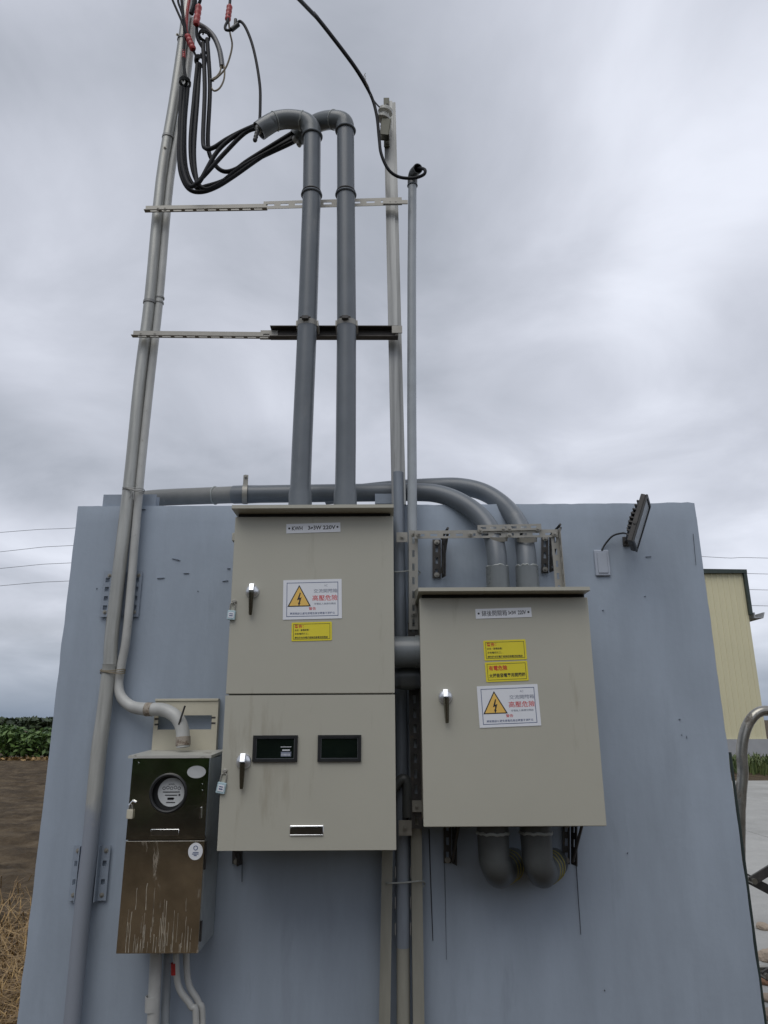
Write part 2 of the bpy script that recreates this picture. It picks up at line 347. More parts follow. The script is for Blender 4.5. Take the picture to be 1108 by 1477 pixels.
# dry grass heap at the foot of the wall, left; grass in front of the warehouse
def blades(name, n, xf, yf, h, m, wd=.006, lean=.5):
    vts, fs = [], []
    for i in range(n):
        x, y = xf(), yf(); hh = h*random.uniform(.4, 1.2); az = random.uniform(0, 2*PI); lx = math.cos(az)*lean*hh*random.uniform(.2, 1.6); ly = math.sin(az)*lean*hh*random.uniform(.2, 1.6)
        px_, py_ = -math.sin(az)*wd, math.cos(az)*wd; b = len(vts); z0 = .03
        vts += [(x-px_, y-py_, z0), (x+px_, y+py_, z0), (x+lx*.4+px_*.7, y+ly*.4+py_*.7, z0+hh*.7), (x+lx*.4-px_*.7, y+ly*.4-py_*.7, z0+hh*.7), (x+lx, y+ly, z0+hh*random.uniform(.6, 1))]
        fs += [(b, b+1, b+2, b+3), (b+3, b+2, b+4)]
    me = bpy.data.meshes.new(name); me.from_pydata(vts, [], fs); me.materials.append(m); o = bpy.data.objects.new(name, me); COL.objects.link(o); o['kind'] = 'stuff'; return o
def clump():
    return random.gauss(0, 1)
blades('dry_grass', 12000, lambda: -1.42-abs(random.gauss(0, .7)), lambda: .25+abs(random.gauss(0, 1.7)), .24, m_straw, .0045, 1.1)
gx0 = at(1050, 1095, 30).x
blades('verge_grass', 9000, lambda: random.uniform(10, 24), lambda: random.gauss(pv+5.2, 1.2), .4, m_grass, .03, .35)

# ================================================================== PAINTED WALL
WT = .34                                              # wall thickness
wl = at(112, 728, 0); wr = at(1003, 727, 0); wlb = at(24, 1477, 0); wrb = at(1104, 1477, 0)
ZT = (wl.z+wr.z)/2
def wall_x(side, z):
    a, b = (wl, wlb) if side < 0 else (wr, wrb)
    t = (z-a.z)/(b.z-a.z); return a.x+(b.x-a.x)*t
def make_wall():
    t = thing('concrete_wall', ((wl.x+wr.x)/2, WT/2, 0), 'broad blue-grey painted concrete wall carrying all the electrical boxes and pipes', 'wall')
    nx, nz = 90, 60; bm = B(); fr = []; bk = []
    for j in range(nz+1):
        z = -.1+(ZT+.1)*j/nz; a, b = [], []
        for i in range(nx+1):
            s = i/nx; xl, xr = wall_x(-1, z), wall_x(1, z)
            edge = min(s, 1-s)*nx
            x = xl+(xr-xl)*s; dz = 0
            if i in (0, nx): x += .004*noise.noise(V((i, z*9, 0)))
            if j == nz:
                dz = .002*noise.noise(V((x*6, 1, 0)))+.003*noise.noise(V((x*23, 2, 0)))
                if .955 < s < .99: dz += .004
            y = .004*noise.noise(V((x*1.3, z*1.3, 5))) + .0014*noise.noise(V((x*6, z*6, 8)))
            if i in (0, nx) or j == nz: y += .006
            a.append(bm.verts.new((x, y, z+dz))); b.append(bm.verts.new((x, WT+y, z+dz)))
        fr.append(a); bk.append(b)
    for j in range(nz):
        for i in range(nx):
            bm.faces.new((fr[j][i], fr[j][i+1], fr[j+1][i+1], fr[j+1][i])); bm.faces.new((bk[j][i+1], bk[j][i], bk[j+1][i], bk[j+1][i+1]))
        bm.faces.new((fr[j][0], fr[j+1][0], bk[j+1][0], bk[j][0])); bm.faces.new((fr[j][nx], bk[j][nx], bk[j+1][nx], fr[j+1][nx]))
    for i in range(nx):
        bm.faces.new((fr[nz][i], fr[nz][i+1], bk[nz][i+1], bk[nz][i])); bm.faces.new((fr[0][i+1], fr[0][i], bk[0][i], bk[0][i+1]))
    obj('wall_body', bm, m_wall, t)
    # runs of black grime below the bracket bolts
    for pts, w in (([(619,1196),(621,1260),(623.5,1330),(624.5,1357)], 1.5), ([(641,1240),(642.5,1300),(644,1384)], .7), ([(831,1243),(834,1290),(838,1348)], 1.2), ([(349.5,1240),(349,1272)], 1.1), ([(1000,770),(1004,815)], .7)):
        bm = B(); q = [at(a, b, -.0055) for a, b in pts]; ww = rad(*pts[0], 0, w*2)/2
        tube(bm, spline(q, 4), [ww*(1-.5*k/(len(q)*4)) for k in range((len(q)-1)*4+1)], 6); obj('drip_stain', bm, m_stain, t)
    # scratches and chips in the paint
    for (px, py, w, a) in ((232,834,13,.05),(269,827,9,.0),(325,838,10,.1),(330,820,6,0),(255,807,14,-.25),(286,853,2,1.3),(935,803,10,.05),(870,880,3,0),(983,1060,3,1.3),(990,1063,4,1.4),(980,1037,3,.3),(872,1428,2,1.4),(905,1230,2,.5),(205,735,10,.1),(140,849,2.5,1),(715,922,3,.4),(930,860,3,.2)):
        bm = B(); c = at(px, py, 0); r = rad(px, py, 0, w); hgt = max(.0012, r*.09)
        poly = []
        for k in range(10):
            an = 2*PI*k/10; poly.append((math.cos(an)*r*random.uniform(.6, 1.1), math.sin(an)*hgt*random.uniform(.5, 1.3)))
        prism(bm, poly, c+V((0,-.007,0)), c+V((0,.006,0)), V((math.cos(a),0,math.sin(a))), V((-math.sin(a),0,math.cos(a))))
        obj('paint_chip', bm, m_stain if w < 2.3 else MATS['chip'], t, smooth=False)
mat('chip', (.215,.25,.305), .8, var=.3, vscale=60)
make_wall()

# bolts: one mesh, many objects
def bolt_mesh():
    bm = B(); hexa = [(math.cos(PI/3*k), math.sin(PI/3*k)) for k in range(6)]
    prism(bm, [(x*.8, y*.8) for x, y in hexa], (0,0,0), (0,-.75,0), (1,0,0), (0,0,1)); ci = [(math.cos(PI/6*k)*1.35, math.sin(PI/6*k)*1.35) for k in range(12)]
    prism(bm, ci, (0,.1,0), (0,-.16,0), (1,0,0), (0,0,1)); tube(bm, [(0,0,0),(0,-1.25,0)], .42, 8)
    return finish(bm, 'bolt', m_zinc, False)
BOLT = bolt_mesh()
def bolt(parent, p, s=.008, m=None, rot=0):
    o = bpy.data.objects.new('bolt', BOLT); COL.objects.link(o); o.parent = parent; o.location = V(p)-root_of(parent).location; o.scale = (s,s,s); o.rotation_euler = (0, random.uniform(0, 1), rot)
    return o

# channel pieces lying on the wall top
def on_top(px0, px1, py0, py1, y0, y1, label, cat):
    a = at(px0, py1, y0); b = at(px1, py0, y0); bm = B(); Hh = b.z-ZT
    poly = [(0,0),(y1-y0,0),(y1-y0,Hh),(0,Hh)]; prism(bm, [(0,.004),(y1-y0,.004),(y1-y0,Hh),(y1-y0-.004,Hh),(y1-y0-.004,.008),(.004,.008),(.004,Hh),(0,Hh)][::1], (a.x,y0,ZT), (b.x,y0,ZT), (0,1,0), (0,0,1))
    return obj('steel_channel', bm, m_paint, smooth=False, label=label, cat=cat)
on_top(148, 226, 713, 728, .02, .07, 'short blue-grey steel channel on the wall top behind the left pole', 'steel channel')
on_top(541, 566, 712, 726, .0, .05, 'pale steel channel offcut on the wall top above the left cabinet corner', 'steel channel')

# ================================================================== LEFT POLE AND ITS CONDUIT
YP = -.055
def paint_fade(z):
    m = mat('sleeve_paint', (.37,.375,.355), .45, .1, var=.25, vscale=22, stretch=(1,1,.08)); N, L = m.node_tree.nodes, m.node_tree.links; b = N['Principled BSDF']; old = b.inputs['Base Color'].links[0].from_socket
    g = N.new('ShaderNodeNewGeometry'); sp = N.new('ShaderNodeSeparateXYZ'); L.new(g.outputs['Position'], sp.inputs[0])
    n = N.new('ShaderNodeTexNoise'); n.inputs['Scale'].default_value = 16; n.inputs['Detail'].default_value = 6; L.new(g.outputs['Position'], n.inputs['Vector'])
    ad = N.new('ShaderNodeMath'); ad.operation = 'MULTIPLY_ADD'; ad.inputs[1].default_value = .22; L.new(n.outputs['Fac'], ad.inputs[0]); L.new(sp.outputs[2], ad.inputs[2])
    mr = N.new('ShaderNodeMapRange'); mr.inputs['From Min'].default_value = z+.05; mr.inputs['From Max'].default_value = z+.16; L.new(ad.outputs[0], mr.inputs['Value'])
    mx = N.new('ShaderNodeMix'); mx.data_type = 'RGBA'; mx.inputs[6].default_value = (.262,.290,.340,1); L.new(mr.outputs[0], mx.inputs[0]); L.new(old, mx.inputs[7]); L.new(mx.outputs[2], b.inputs['Base Color']); return m
def left_poles():
    pts = [(274,-20),(267,40),(251,150),(233,260),(217,430),(202,550),(187,700),(163,900),(159,962)]
    P = [at(a, b, YP) for a, b in pts]; d = (P[0]-P[1]); P.insert(0, P[0]+d*2.5)
    t = thing('utility_pole', (at(100,1477,YP).x, YP, 0), 'tall leaning galvanised steel pole at the left of the wall carrying cables', 'pole')
    r = rad(203, 550, YP, 17.5)
    bm = B(); tube(bm, spline(P, 4), r, 24); obj('upper_tube', bm, m_gray_pole, t)
    low = [at(a, b, YP-.004) for a, b in ((158,960),(150,1030),(142,1090),(131,1210),(119.5,1310),(104,1477))]
    e = low[-1]+(low[-1]-low[-2])*((low[-1].z+.1)/(low[-2].z-low[-1].z)); low.append(e)
    r2 = rad(140, 1100, YP, 22); sl = spline(low, 5)
    zsplit = at(133, 1165, YP).z
    k = next(i for i, q in enumerate(sl) if q.z < zsplit)
    n_ = len(sl); bm = B(); tube(bm, [sl[0]+V((0,0,.004))]+sl, [r+.001]+[r2*min(1, .90+.10*i/8) for i in range(n_)], 24); obj('sleeve', bm, paint_fade(zsplit), t, label='thicker lower sleeve with blue-grey paint on its foot')
    for (x, y, w) in ((216.5,437,18),(243,199,17),(264.5,58,16)):
        bm = B(); band(bm, at(x, y, YP), P[2]-P[3], r*.98, r+.004, .014); obj('strap', bm, m_galv, t)
    bolt(t, at(238,213,YP-r), .007); bolt(t, at(256,50,YP-r), .007)
    # thinner conduit alongside, turning into the meter box
    Yc = YP+.006
    pts = [(280.5,28),(265,150),(246,260),(230.5,430),(216,560),(201.5,700),(184.5,900),(176,955),(171.5,985),(175,1005),(190,1019),(212,1023),(236,1024),(254,1034),(263,1052),(264.5,1078)]
    Ys = [Yc]*9+[Yc-.01,Yc-.02,Yc-.04,Yc-.06,-.13,-.135,-.14]
    Q = [at(a, b, y) for (a, b), y in zip(pts, Ys)]
    t2 = thing('conduit', Q[-1], 'pale conduit strapped beside the left pole, curving into the steel meter box', 'conduit')
    r3 = rad(205, 650, Yc, 11.5)
    sp = spline(Q, 6); n = len(sp); bm = B(); tube(bm, sp, [r3*(1.0 if i < 8*6 else min(1.45, 1+.45*(i-48)/18)) for i in range(n)], 20); obj('tube_body', bm, m_cond2, t2)
    for (x, y, yy, ww) in ((213.5,1023,-.1,1.52),(264.5,1071,-.139,1.6)):
        i = min(range(n), key=lambda k: (sp[k]-at(x, y, yy)).length); i = min(max(i,1), n-2)
        bm = B(); band(bm, sp[i], sp[i+1]-sp[i-1], r3*1.2, r3*ww, .035 if y > 1050 else .03); obj('coupling', bm, MATS['rusty'], t2)
    for (x, y) in ((230,437),(231,430)):
        bm = B(); band(bm, at(x, y, Yc), Q[2]-Q[3], r3*.98, r3+.003, .008); obj('strap', bm, m_galv, t2)
    bm = B(); tube(bm, [at(258,1045,-.16), at(267,1018,-.17)], .004, 8); obj('bolt', bm, m_dark, t2)
    # ties
    for (c, w, sag, lab) in (((193,708),30,3,'loosely knotted pale wire tie round both left pipes above the wall top'), ((163,969),34,0,'rusty wire tie round both left pipes where the thin one bends away')):
        t3 = B()
        for k in range(3):
            pp = []
            for i in range(25):
                a = 2*PI*i/24; ctr = at(c[0], c[1], YP)
                pp.append(ctr+V((math.cos(a)*rad(c[0],c[1],YP,w+1), math.sin(a)*(r+.006)-.003, (k-1)*.006+.004*math.sin(a*2+k)-(sag*.002)*math.cos(a))))
            tube(t3, pp, .0022, 6)
        if sag:
            for (dx, dy) in ((-.014,-.035),(.004,-.045)): tube(t3, [at(193,708,YP-r-.006), at(193,708,YP-r-.012)+V((dx*.5,0,-.01)), at(193,708,YP-r-.008)+V((dx,0,dy))], .0022, 6)
        obj('wire_tie', t3, m_tan if not sag else m_galv, label=lab, cat='wire tie')
    # wall brackets behind the pole
    def saddle(x0, x1, y0, y1, slant, n_s, lab):
        tl, tr, bl = at(x0, y0, -.012), at(x1, y0, -.012), at(x0+slant, y1, -.012)
        b = thing('pole_bracket', bl, lab, 'bracket', 'brackets behind the left pole')
        Wd = (tr-tl).length; Hh = (tl-bl).length; tw = Wd*.24
        for s in (0, 1):
            org = bl+V((0 if s == 0 else Wd-tw, 0, 0)); M = frame(org, V((1,0,0)), tl-bl) @ Matrix.Translation((0,0,0)); hs = []
            st = Hh/(n_s+1.0)
            for k in range(n_s):
                zc = st*(k+1.0); hs.append((tw*.26, tw*.70, zc-Hh*.05, zc+Hh*.05))
            bm = B(); holed_plate(bm, tw, Hh, .004, hs, M); obj('slotted_tab', bm, m_paint, b, smooth=False)
            for zz in (.10, .9): bolt(b, org+V((tw*.5, -.004, 0))+(tl-bl)*zz, .007)
            xx = org.x + (tw if s == 0 else 0)
            if n_s == 4: continue
            bm = B(); box(bm, xx-.002, xx+.002, -.05, -.0125, bl.z, tl.z, M=None); obj('side_flange', bm, m_paint, b, smooth=False)
        bm = B(); box(bm, bl.x+tw+.003, bl.x+Wd-tw-.003, -.0125, -.0085, bl.z+.004, tl.z-.004); obj('back_plate', bm, m_paint, b, smooth=False)
    saddle(153, 208, 824, 890, -9, 4, 'painted slotted bracket behind the left pole below the wall top')
    saddle(108, 161, 1219, 1299, -9, 2, 'painted slotted bracket behind the foot of the left pole')
left_poles()

# ================================================================== CROSSBARS AND RIGHT POST
YB = -.115
def crossbars():
    a, m_, b = at(210, 307, YB), at(386, 304, YB), at(580, 298, YB)
    t = thing('slotted_crossbar', a, 'upper slotted steel crossbar joining the left pole to the right post', 'crossbar', 'crossbars between the two poles')
    bm = B(); slotted_angle(bm, a+V((0,-.002,0)), m_+V((0,-.002,0)), (0,0,1), .040, .025, at_top=False, fl=1, face=False, pitch=.060, sl=.042, sw=.010); obj('slotted_bar', bm, m_zinc, t, smooth=False)
    bm = B(); slotted_angle(bm, m_+V((-.02,-.006,.004)), b+V((0,-.006,.004)), (0,0,1), rad(480,296,YB,13)*2, 0, pitch=.075, sl=.042, sw=.013); obj('slotted_bar', bm, m_zinc, t, smooth=False)
    bm = B(); box(bm, at(556,0,YB).x-.02, b.x+.03, YB-.014, YB-.0075, b.z+.008, b.z+.03); o = obj('end_plate', bm, m_zinc, t, smooth=False)
    for (x, y) in ((228,301),(571,292),(563,292),(238,301)): bolt(t, at(x, y, YB-.006), .008)
    a, m_, b = at(192, 487, YB), at(392, 489, YB), at(580, 489, YB)
    t = thing('slotted_crossbar', a, 'lower crossbar, slotted steel on the left and brown channel on the right', 'crossbar', 'crossbars between the two poles')
    bm = B(); slotted_angle(bm, a+V((0,-.002,0)), m_+V((0,-.002,0)), (0,0,1), .036, .027, at_top=False, fl=1, face=False, pitch=.060, sl=.042, sw=.011); obj('slotted_bar', bm, m_zinc, t, smooth=False)
    bm = B(); slotted_angle(bm, m_+V((-.055,-.0065,-.008)), m_+V((.03,-.0065,-.008)), (0,0,1), rad(380,480,YB,15)*2, 0, pitch=.045, sl=.03, sw=.013); obj('slotted_bar', bm, m_zinc, t, smooth=False)
    h = rad(480,480,YB,17)*2; w = .04; th = .004
    poly = [(0,0),(w,0),(w,h),(0,h),(0,h-th),(w-th,h-th),(w-th,h*.62),(w-th-.004,h*.6),(w-th-.004,h*.4),(w-th,h*.38),(w-th,th),(0,th)]
    bm = B(); prism(bm, poly, m_+V((-.004,-.04,-.006)), b+V((-.02,-.04,-.006)), (0,1,0), (0,0,1)); obj('channel', bm, m_rust, t, smooth=False, label='brown steel channel half of the crossbar')
    bm = B(); box(bm, b.x-.05, b.x, YB-.05, YB-.043, b.z+.006, b.z+.045); obj('end_plate', bm, m_zinc, t, smooth=False)
    for (x, y) in ((203,482),(572,484),(223,482)): bolt(t, at(x, y, YB-.006), .008)
crossbars()
def right_post():
    top, bot = at(562, 150, -.055), at(574.5, 690, -.055)
    t = thing('steel_post', bot, 'scratched galvanised steel post right of the twin grey pipes, insulator at its top', 'post')
    h = rad(570, 480, -.055, 19)/1; poly = [(-h,-.022),(h*.45,-.022),(h*.45,-.012),(h,-.012),(h,.022),(h-.004,.022),(h-.004,-.008),(h*.45-.004,-.008),(h*.45-.004,-.018),(-h+.004,-.018),(-h+.004,.022),(-h,.022)]
    ax = (bot-top); bm = B(); prism(bm, poly, top, bot+ax*.06, (1,0,0), (0,1,0)); obj('channel_body', bm, m_post, t, smooth=False)
    bm = B(); box(bm, top.x-h, top.x-.002, -.09, -.078, top.z-.32, top.z+.01, .002, 1); obj('top_bracket', bm, m_olive, t, smooth=False)
    for y in (170,205): bolt(t, at(560,y,-.092), .009)
    # insulator spool on its strap
    c = at(555, 165, -.15); u = thing('insulator', c, 'white porcelain spool insulator bolted to the top of the right post', 'insulator')
    bm = B(); prof = [(0,-.0006),(.022,.0),(.030,.008),(.030,.02),(.020,.030),(.020,.040),(.031,.050),(.031,.066),(.022,.076),(0,.0766)]
    axx = V((.25,-.15,1)).normalized(); tube(bm, [c+axx*(z-.04) for r_, z in prof], [max(r_*1.3, .001) for r_, z in prof], 20); obj('spool', bm, m_porc, u)
    bm = B(); M = Matrix.Translation(c+V((.004,0,-.10))) @ Matrix.Rotation(R(7), 4, 'Y'); box(bm, -.026, .022, -.022, -.017, -.055, .055, .002, 1, M); box(bm, -.026, .022, .018, .023, -.055, .055, .002, 1, M); box(bm, .0225, .026, -.022, .023, -.05, .06, 0, 1, M); obj('strap', bm, m_olive, u, smooth=False)
    bm = B(); tube(bm, [c-axx*.075, c+axx*.062], .007, 10); obj('pin', bm, m_dark, u)
    # painted sleeve pipe continuing down between the cabinets to the ground
    P = [at(574, 682, -.062), at(577.5, 900, -.062), at(579, 1100, -.062), at(581, 1240, -.062), at(581.5, 1366, -.062)]; E = at(582, 1477, -.062); E2 = E+(E-P[-1])*((E.z+.1)/(P[-1].z-E.z))
    t = thing('sleeve_pipe', E2+V((0,0,.1)), 'upright round pipe between the two beige cabinets, blue-grey above and tan below', 'pipe')
    r = rad(580, 1240, -.062, 19); bm = B(); tube(bm, P, r, 24); obj('painted_length', bm, m_pipec, t); bm = B(); tube(bm, [P[-1], E, E2], r-.0008, 24); obj('bare_length', bm, m_shadep, t)
    for k, y in enumerate((1258,1302,1340)):
        for sd_ in (-1, 1):
            q = at(581.5+sd_*11, y, -.07); bm = B(); box(bm, q.x-.003, q.x+.003, q.y-.006, q.y+.006, q.z-.022, q.z+.022, .002, 1); obj('weld_bead', bm, m_galv, t)
right_post()

# ================================================================== TWIN GREY RISERS
YT = -.23
def risers():
    def riser(pts, elbow, Ye, lab, joints, clampy, botw, mouth_lab):
        P = [at(a, b, YT) for a, b in pts]; bz = at(pts[-1][0], 745, YT); P.append(V((bz.x, YT, bz.z)))
        t = thing('pvc_riser', P[-1], lab, 'pipe', 'twin grey pipes above the left cabinet'); r = rad(pts[1][0], pts[1][1], YT, 25.5)
        jz = [at(0, y, YT).z for y in joints]
        up = [p for p in P if p.z > jz[0]]
        def pt(z):
            for a, b in zip(P, P[1:]):
                if a.z >= z >= b.z: return a+(b-a)*((a.z-z)/(a.z-b.z))
            return P[-1]
        bm = B(); tube(bm, [P[0], pt(jz[0])], r, 28); obj('upper_length', bm, m_pvc, t)
        z2 = at(0, joints[1], YT).z
        bm = B(); tube(bm, [pt(jz[0]+.001)]+[pt(jz[0]-.0), *[p for p in P if jz[0] > p.z > z2], pt(z2), pt(z2-.03), P[-1]], [r*.99, r*1.035]+[r*1.03]*(len([p for p in P if jz[0] > p.z > z2])+1)+[r*1.16, r*1.16], 28); obj('lower_length', bm, m_pvc, t)
        bm = B(); ring(bm, pt(jz[0]), P[0]-P[1], r+.004, .006); obj('joint_ring', bm, m_pvc, t)
        # gooseneck
        E = [P[0]]+[at(a, b, y) for (a, b), y in zip(elbow, Ye)]; sp = spline(E, 6); nn = len(sp)
        bm = B(); pipe_open(bm, sp, [r*1.06]*nn, .006, 28, .09); el = obj('gooseneck', bm, m_fit, t)
        bm = B(); ring(bm, P[0]+V((0,0,-.004)), P[0]-P[1], r*1.10, .006); obj('joint_ring', bm, m_pvc, t)
        foam = B()
        for q in range(7):
            bmesh.ops.create_icosphere(foam, subdivisions=2, radius=r*random.uniform(.3, .5), matrix=Matrix.Translation(sp[-1]-(sp[-1]-sp[-2]).normalized()*.01+V((random.uniform(-.5,.5)*r, random.uniform(-.6,.6)*r, random.uniform(-.6,.6)*r))))
        for v in foam.verts: v.co += v.co.normalized()*.012*noise.noise(v.co*40)
        obj('sealing_foam', foam, m_cond2, el)
        for f in (.36, .66):
            i = int(nn*f); bm = B(); ring(bm, sp[i], sp[i+1]-sp[i-1], r*1.06, .0035, jit=.003); obj('glue_seam', bm, m_glue, el)
        # chrome band clamp at the lower bar
        c = pt(at(0, clampy, YT).z); bm = B(); band(bm, c, V((.0,-.12,1)), r*1.035, r*1.08, .026); cl = obj('band_clamp', bm, m_zinc, t)
        for s in (-1, 1): 
            bm = B(); box(bm, c.x+s*r*1.10-.004, c.x+s*r*1.10+.004, c.y-.01, YB-.045, c.z-.014, c.z+.014); obj('clamp_leg', bm, m_zinc, cl, smooth=False)
        bm = B(); box(bm, c.x-.02, c.x+.012, c.y-r*1.08-.016, c.y-r*1.05, c.z-.008, c.z+.012, .003, 1); tube(bm, [c+V((-.03,-r*1.08-.009,.004)), c+V((.022,-r*1.08-.009,.004))], .004, 8); obj('clamp_screw', bm, m_dark, cl, smooth=False)
        # strap on the upper bar
        c = pt(at(0, 281, YT).z); bm = B(); ring(bm, c, V((0,.05,1)), r*1.04, .0045); obj('pipe_strap', bm, m_dark, t)
        return t, r
    riser([(450.5,196),(449.5,290),(443.5,465),(436,640),(433,716)], [(448.5,184),(438,175),(416,172),(397,175),(384,182),(374,189)], [YT,YT,YT-.005,YT-.01,YT-.02,YT-.02], 'left of two tall grey PVC risers, its gooseneck bending left towards the cables', (284,706), 470, 32, '')
    riser([(498.5,188),(499,290),(500,465),(499,640),(498,716)], [(496,177),(484,173),(465,175),(448,183),(434,193),(428,199)], [YT,YT+.01,YT+.05,YT+.09,YT+.11,YT+.12], 'right of two tall grey PVC risers, its gooseneck passing behind the other', (284,706), 470, 30, '')
    # narrow pale conduit at the right
    yc = -.075; P = [at(595,262,yc), at(594,400,yc), at(594,600,yc), at(595,770,yc), at(597,1000,yc), at(597.5,1180,yc)]
    t = thing('conduit', P[-1], 'slim pale conduit right of the steel post with a dark elbow mouth on top', 'conduit')
    r = rad(594, 500, yc, 13); bm = B(); tube(bm, P, r, 20); obj('tube_body', bm, m_cond, t)
    E = spline([at(595,268,yc), at(595.3,258,yc), at(597,250,yc-.02), at(603,243,yc-.075)], 5); bm = B(); pipe_open(bm, E, r*1.18, .004, 20, .06); obj('elbow', bm, m_fitd, t)
    bm = B(); ring(bm, at(595,268,yc), (0,0,1), r*1.1, .004); obj('joint_ring', bm, m_pvc, t)
risers()

# ================================================================== PIPES OVER THE WALL TOP
def over_pipes():
    def P3(l): return [at(a, b, y) for a, b, y in l]
    r = .0435
    A = P3([(200,721,.26),(228,718,.24),(300,715,.17),(360,713,.11),(460,711.5,.06),(540,710.5,.05),(600,710,.045),(632,712.5,.03),(662,723,-.01),(690,742,-.06),(709,768,-.12),(716.5,800,-.16),(718,836,-.175)])
    A.append(V((A[-1].x, A[-1].y, at(718,870,-.36).z)))
    t = thing('pvc_pipe', A[-1], 'front grey PVC pipe lying along the wall top and bending down into the right cabinet', 'pipe', 'bent grey pipes entering the right cabinet')
    sp = spline(A, 6); n = len(sp); k = min(range(n), key=lambda i: (sp[i]-at(352,713,.115)).length)
    bm = B(); tube(bm, sp[:k+1], r*.98, 24); obj('weathered_length', bm, m_pvc2, t, label='paler weathered end of the pipe')
    bm = B(); tube(bm, sp[k-1:], [r+.002]*3+[r+.0005]*(n-k-2), 24); obj('bent_length', bm, m_pvc, t)
    q = min(range(n), key=lambda i: (sp[i]-at(306,715,.165)).length); bm = B(); ring(bm, sp[q], sp[q+1]-sp[q-1], r, .004, jit=.003); obj('glue_seam', bm, m_glue, t)
    bm = B(); band(bm, sp[-7], V((0,0,1)), r*.9, r*1.16, .11); obj('coupling', bm, m_fit, t)
    bm = B(); ring(bm, sp[-7]+V((0,0,.056)), (0,0,1), r*1.06, .004, jit=.004); obj('glue_seam', bm, m_glue, t)
    C = P3([(470,716,.26),(560,706,.20),(625,702,.16),(665,702,.13),(700,711,.09),(730,732,.02),(750,760,-.07),(758.5,795,-.14),(761,836,-.17)])
    C.append(V((C[-1].x, C[-1].y, at(761,870,-.36).z)))
    t = thing('pvc_pipe', C[-1], 'rear grey PVC pipe arching over the wall top and down beside the front one', 'pipe', 'bent grey pipes entering the right cabinet')
    sp = spline(C, 6); bm = B(); tube(bm, sp, r, 24); obj('bent_length', bm, m_pvc, t)
    bm = B(); band(bm, sp[-7], V((0,0,1)), r*.9, r*1.16, .11); obj('coupling', bm, m_fit, t)
    bm = B(); ring(bm, sp[-7]+V((0,0,.056)), (0,0,1), r*1.06, .004, jit=.005); obj('glue_seam', bm, m_glue, t)
    # saddle clamp by the cabinet
    c = at(354, 713, .105); t = thing('pipe_saddle', V((c.x, c.y, ZT)), 'stainless saddle clamp over the weathered pipe on the wall top', 'clamp')
    bm = B(); band(bm, c, V((1,.1,0)), r*1.06, r*1.13, .024); obj('saddle_band', bm, m_zinc, t)
    bm = B(); box(bm, c.x-.012, c.x+.012, c.y-.012, c.y-.006, c.z+r, c.z+r+.055, .002, 1); obj('saddle_ear', bm, m_zinc, t, smooth=False); bolt(t, V((c.x, c.y-.012, c.z+r+.043)), .009)
over_pipes()

# ================================================================== TEXT AND SIGNS
def text_mesh(s, bold=0):
    cu = bpy.data.curves.new('t', 'FONT'); cu.body = s; cu.size = 1; cu.offset = bold; cu.resolution_u = 3
    o = bpy.data.objects.new('t', cu); COL.objects.link(o); dg = bpy.context.evaluated_depsgraph_get()
    me = bpy.data.meshes.new_from_object(o.evaluated_get(dg)); bpy.data.objects.remove(o); bpy.data.curves.remove(cu); return me
def letter(parent, M, s, x0, x1, y0, y1, m, bold=.012, keep=False):
    """lettering fitted into the rectangle x0..x1, y0..y1 of the sign's own plane"""
    me = text_mesh(s, bold); n = len(me.vertices)
    if not n: return
    co = np.empty(n*3, 'f'); me.vertices.foreach_get('co', co); co = co.reshape(-1,3)
    mn, mx_ = co.min(0), co.max(0); sx = (x1-x0)/(mx_[0]-mn[0]); sy = (y1-y0)/max(mx_[1]-mn[1], 1e-6)
    if keep: sx = sy = min(sx, sy)
    root = root_of(parent).location
    for v in me.vertices:
        p = M @ V((x0+(v.co.x-mn[0])*sx, y0+(v.co.y-mn[1])*sy, .0009)); v.co = p-root
    me.materials.clear(); me.materials.append(m); me.name = 'lettering'
    o = bpy.data.objects.new('lettering', me); COL.objects.link(o); o.parent = parent; return o
def signplane(tl, tr, bl, Y):
    a, b, c = at(*tl, Y), at(*tr, Y), at(*bl, Y); M = frame(c, b-a, a-c); return M, (b-a).length, (a-c).length
def plate(bm, x0, x1, y0, y1, z0, z1, M, rnd=.0, n=5):
    poly = []
    for (cx, cy, a0) in ((x1-rnd,y1-rnd,0),(x0+rnd,y1-rnd,PI/2),(x0+rnd,y0+rnd,PI),(x1-rnd,y0+rnd,1.5*PI)):
        for k in range(n if rnd else 1): a = a0+PI/2*k/(max(n-1,1)); poly.append((cx+rnd*math.cos(a), cy+rnd*math.sin(a)))
    prism(bm, poly, M @ V((0,0,z0)), M @ V((0,0,z1)), M.to_3x3() @ V((1,0,0)), M.to_3x3() @ V((0,1,0)))
def outline(parent, M, x0, x1, y0, y1, w, m, z=.0008):
    bm = B(); holed_plate(bm, x1-x0, y1-y0, .0003, [(w, x1-x0-w, w, y1-y0-w)], M @ Matrix.Translation((x0, y0, z))); return obj('border', bm, m, parent, smooth=False)
def nameplate(parent, tl, tr, bl, Y, parts, lab):
    M, w, h = signplane(tl, tr, bl, Y); bm = B(); plate(bm, 0, w, 0, h, 0, .0008, M, .001); pl = obj('nameplate', bm, m_white, parent, smooth=False, label=lab)
    for s, a, b, c, d in parts: letter(pl, M, s, a*w, b*w, c*h, d*h, m_ink, .004 if len(s) > 4 and s[0] > 'z' else .026)
    for x in (.055, .945):
        bm = B(); tube(bm, [M @ V((x*w, h*.52, .0005)), M @ V((x*w, h*.52, .0016))], h*.11, 10); obj('rivet', bm, m_ink, pl)
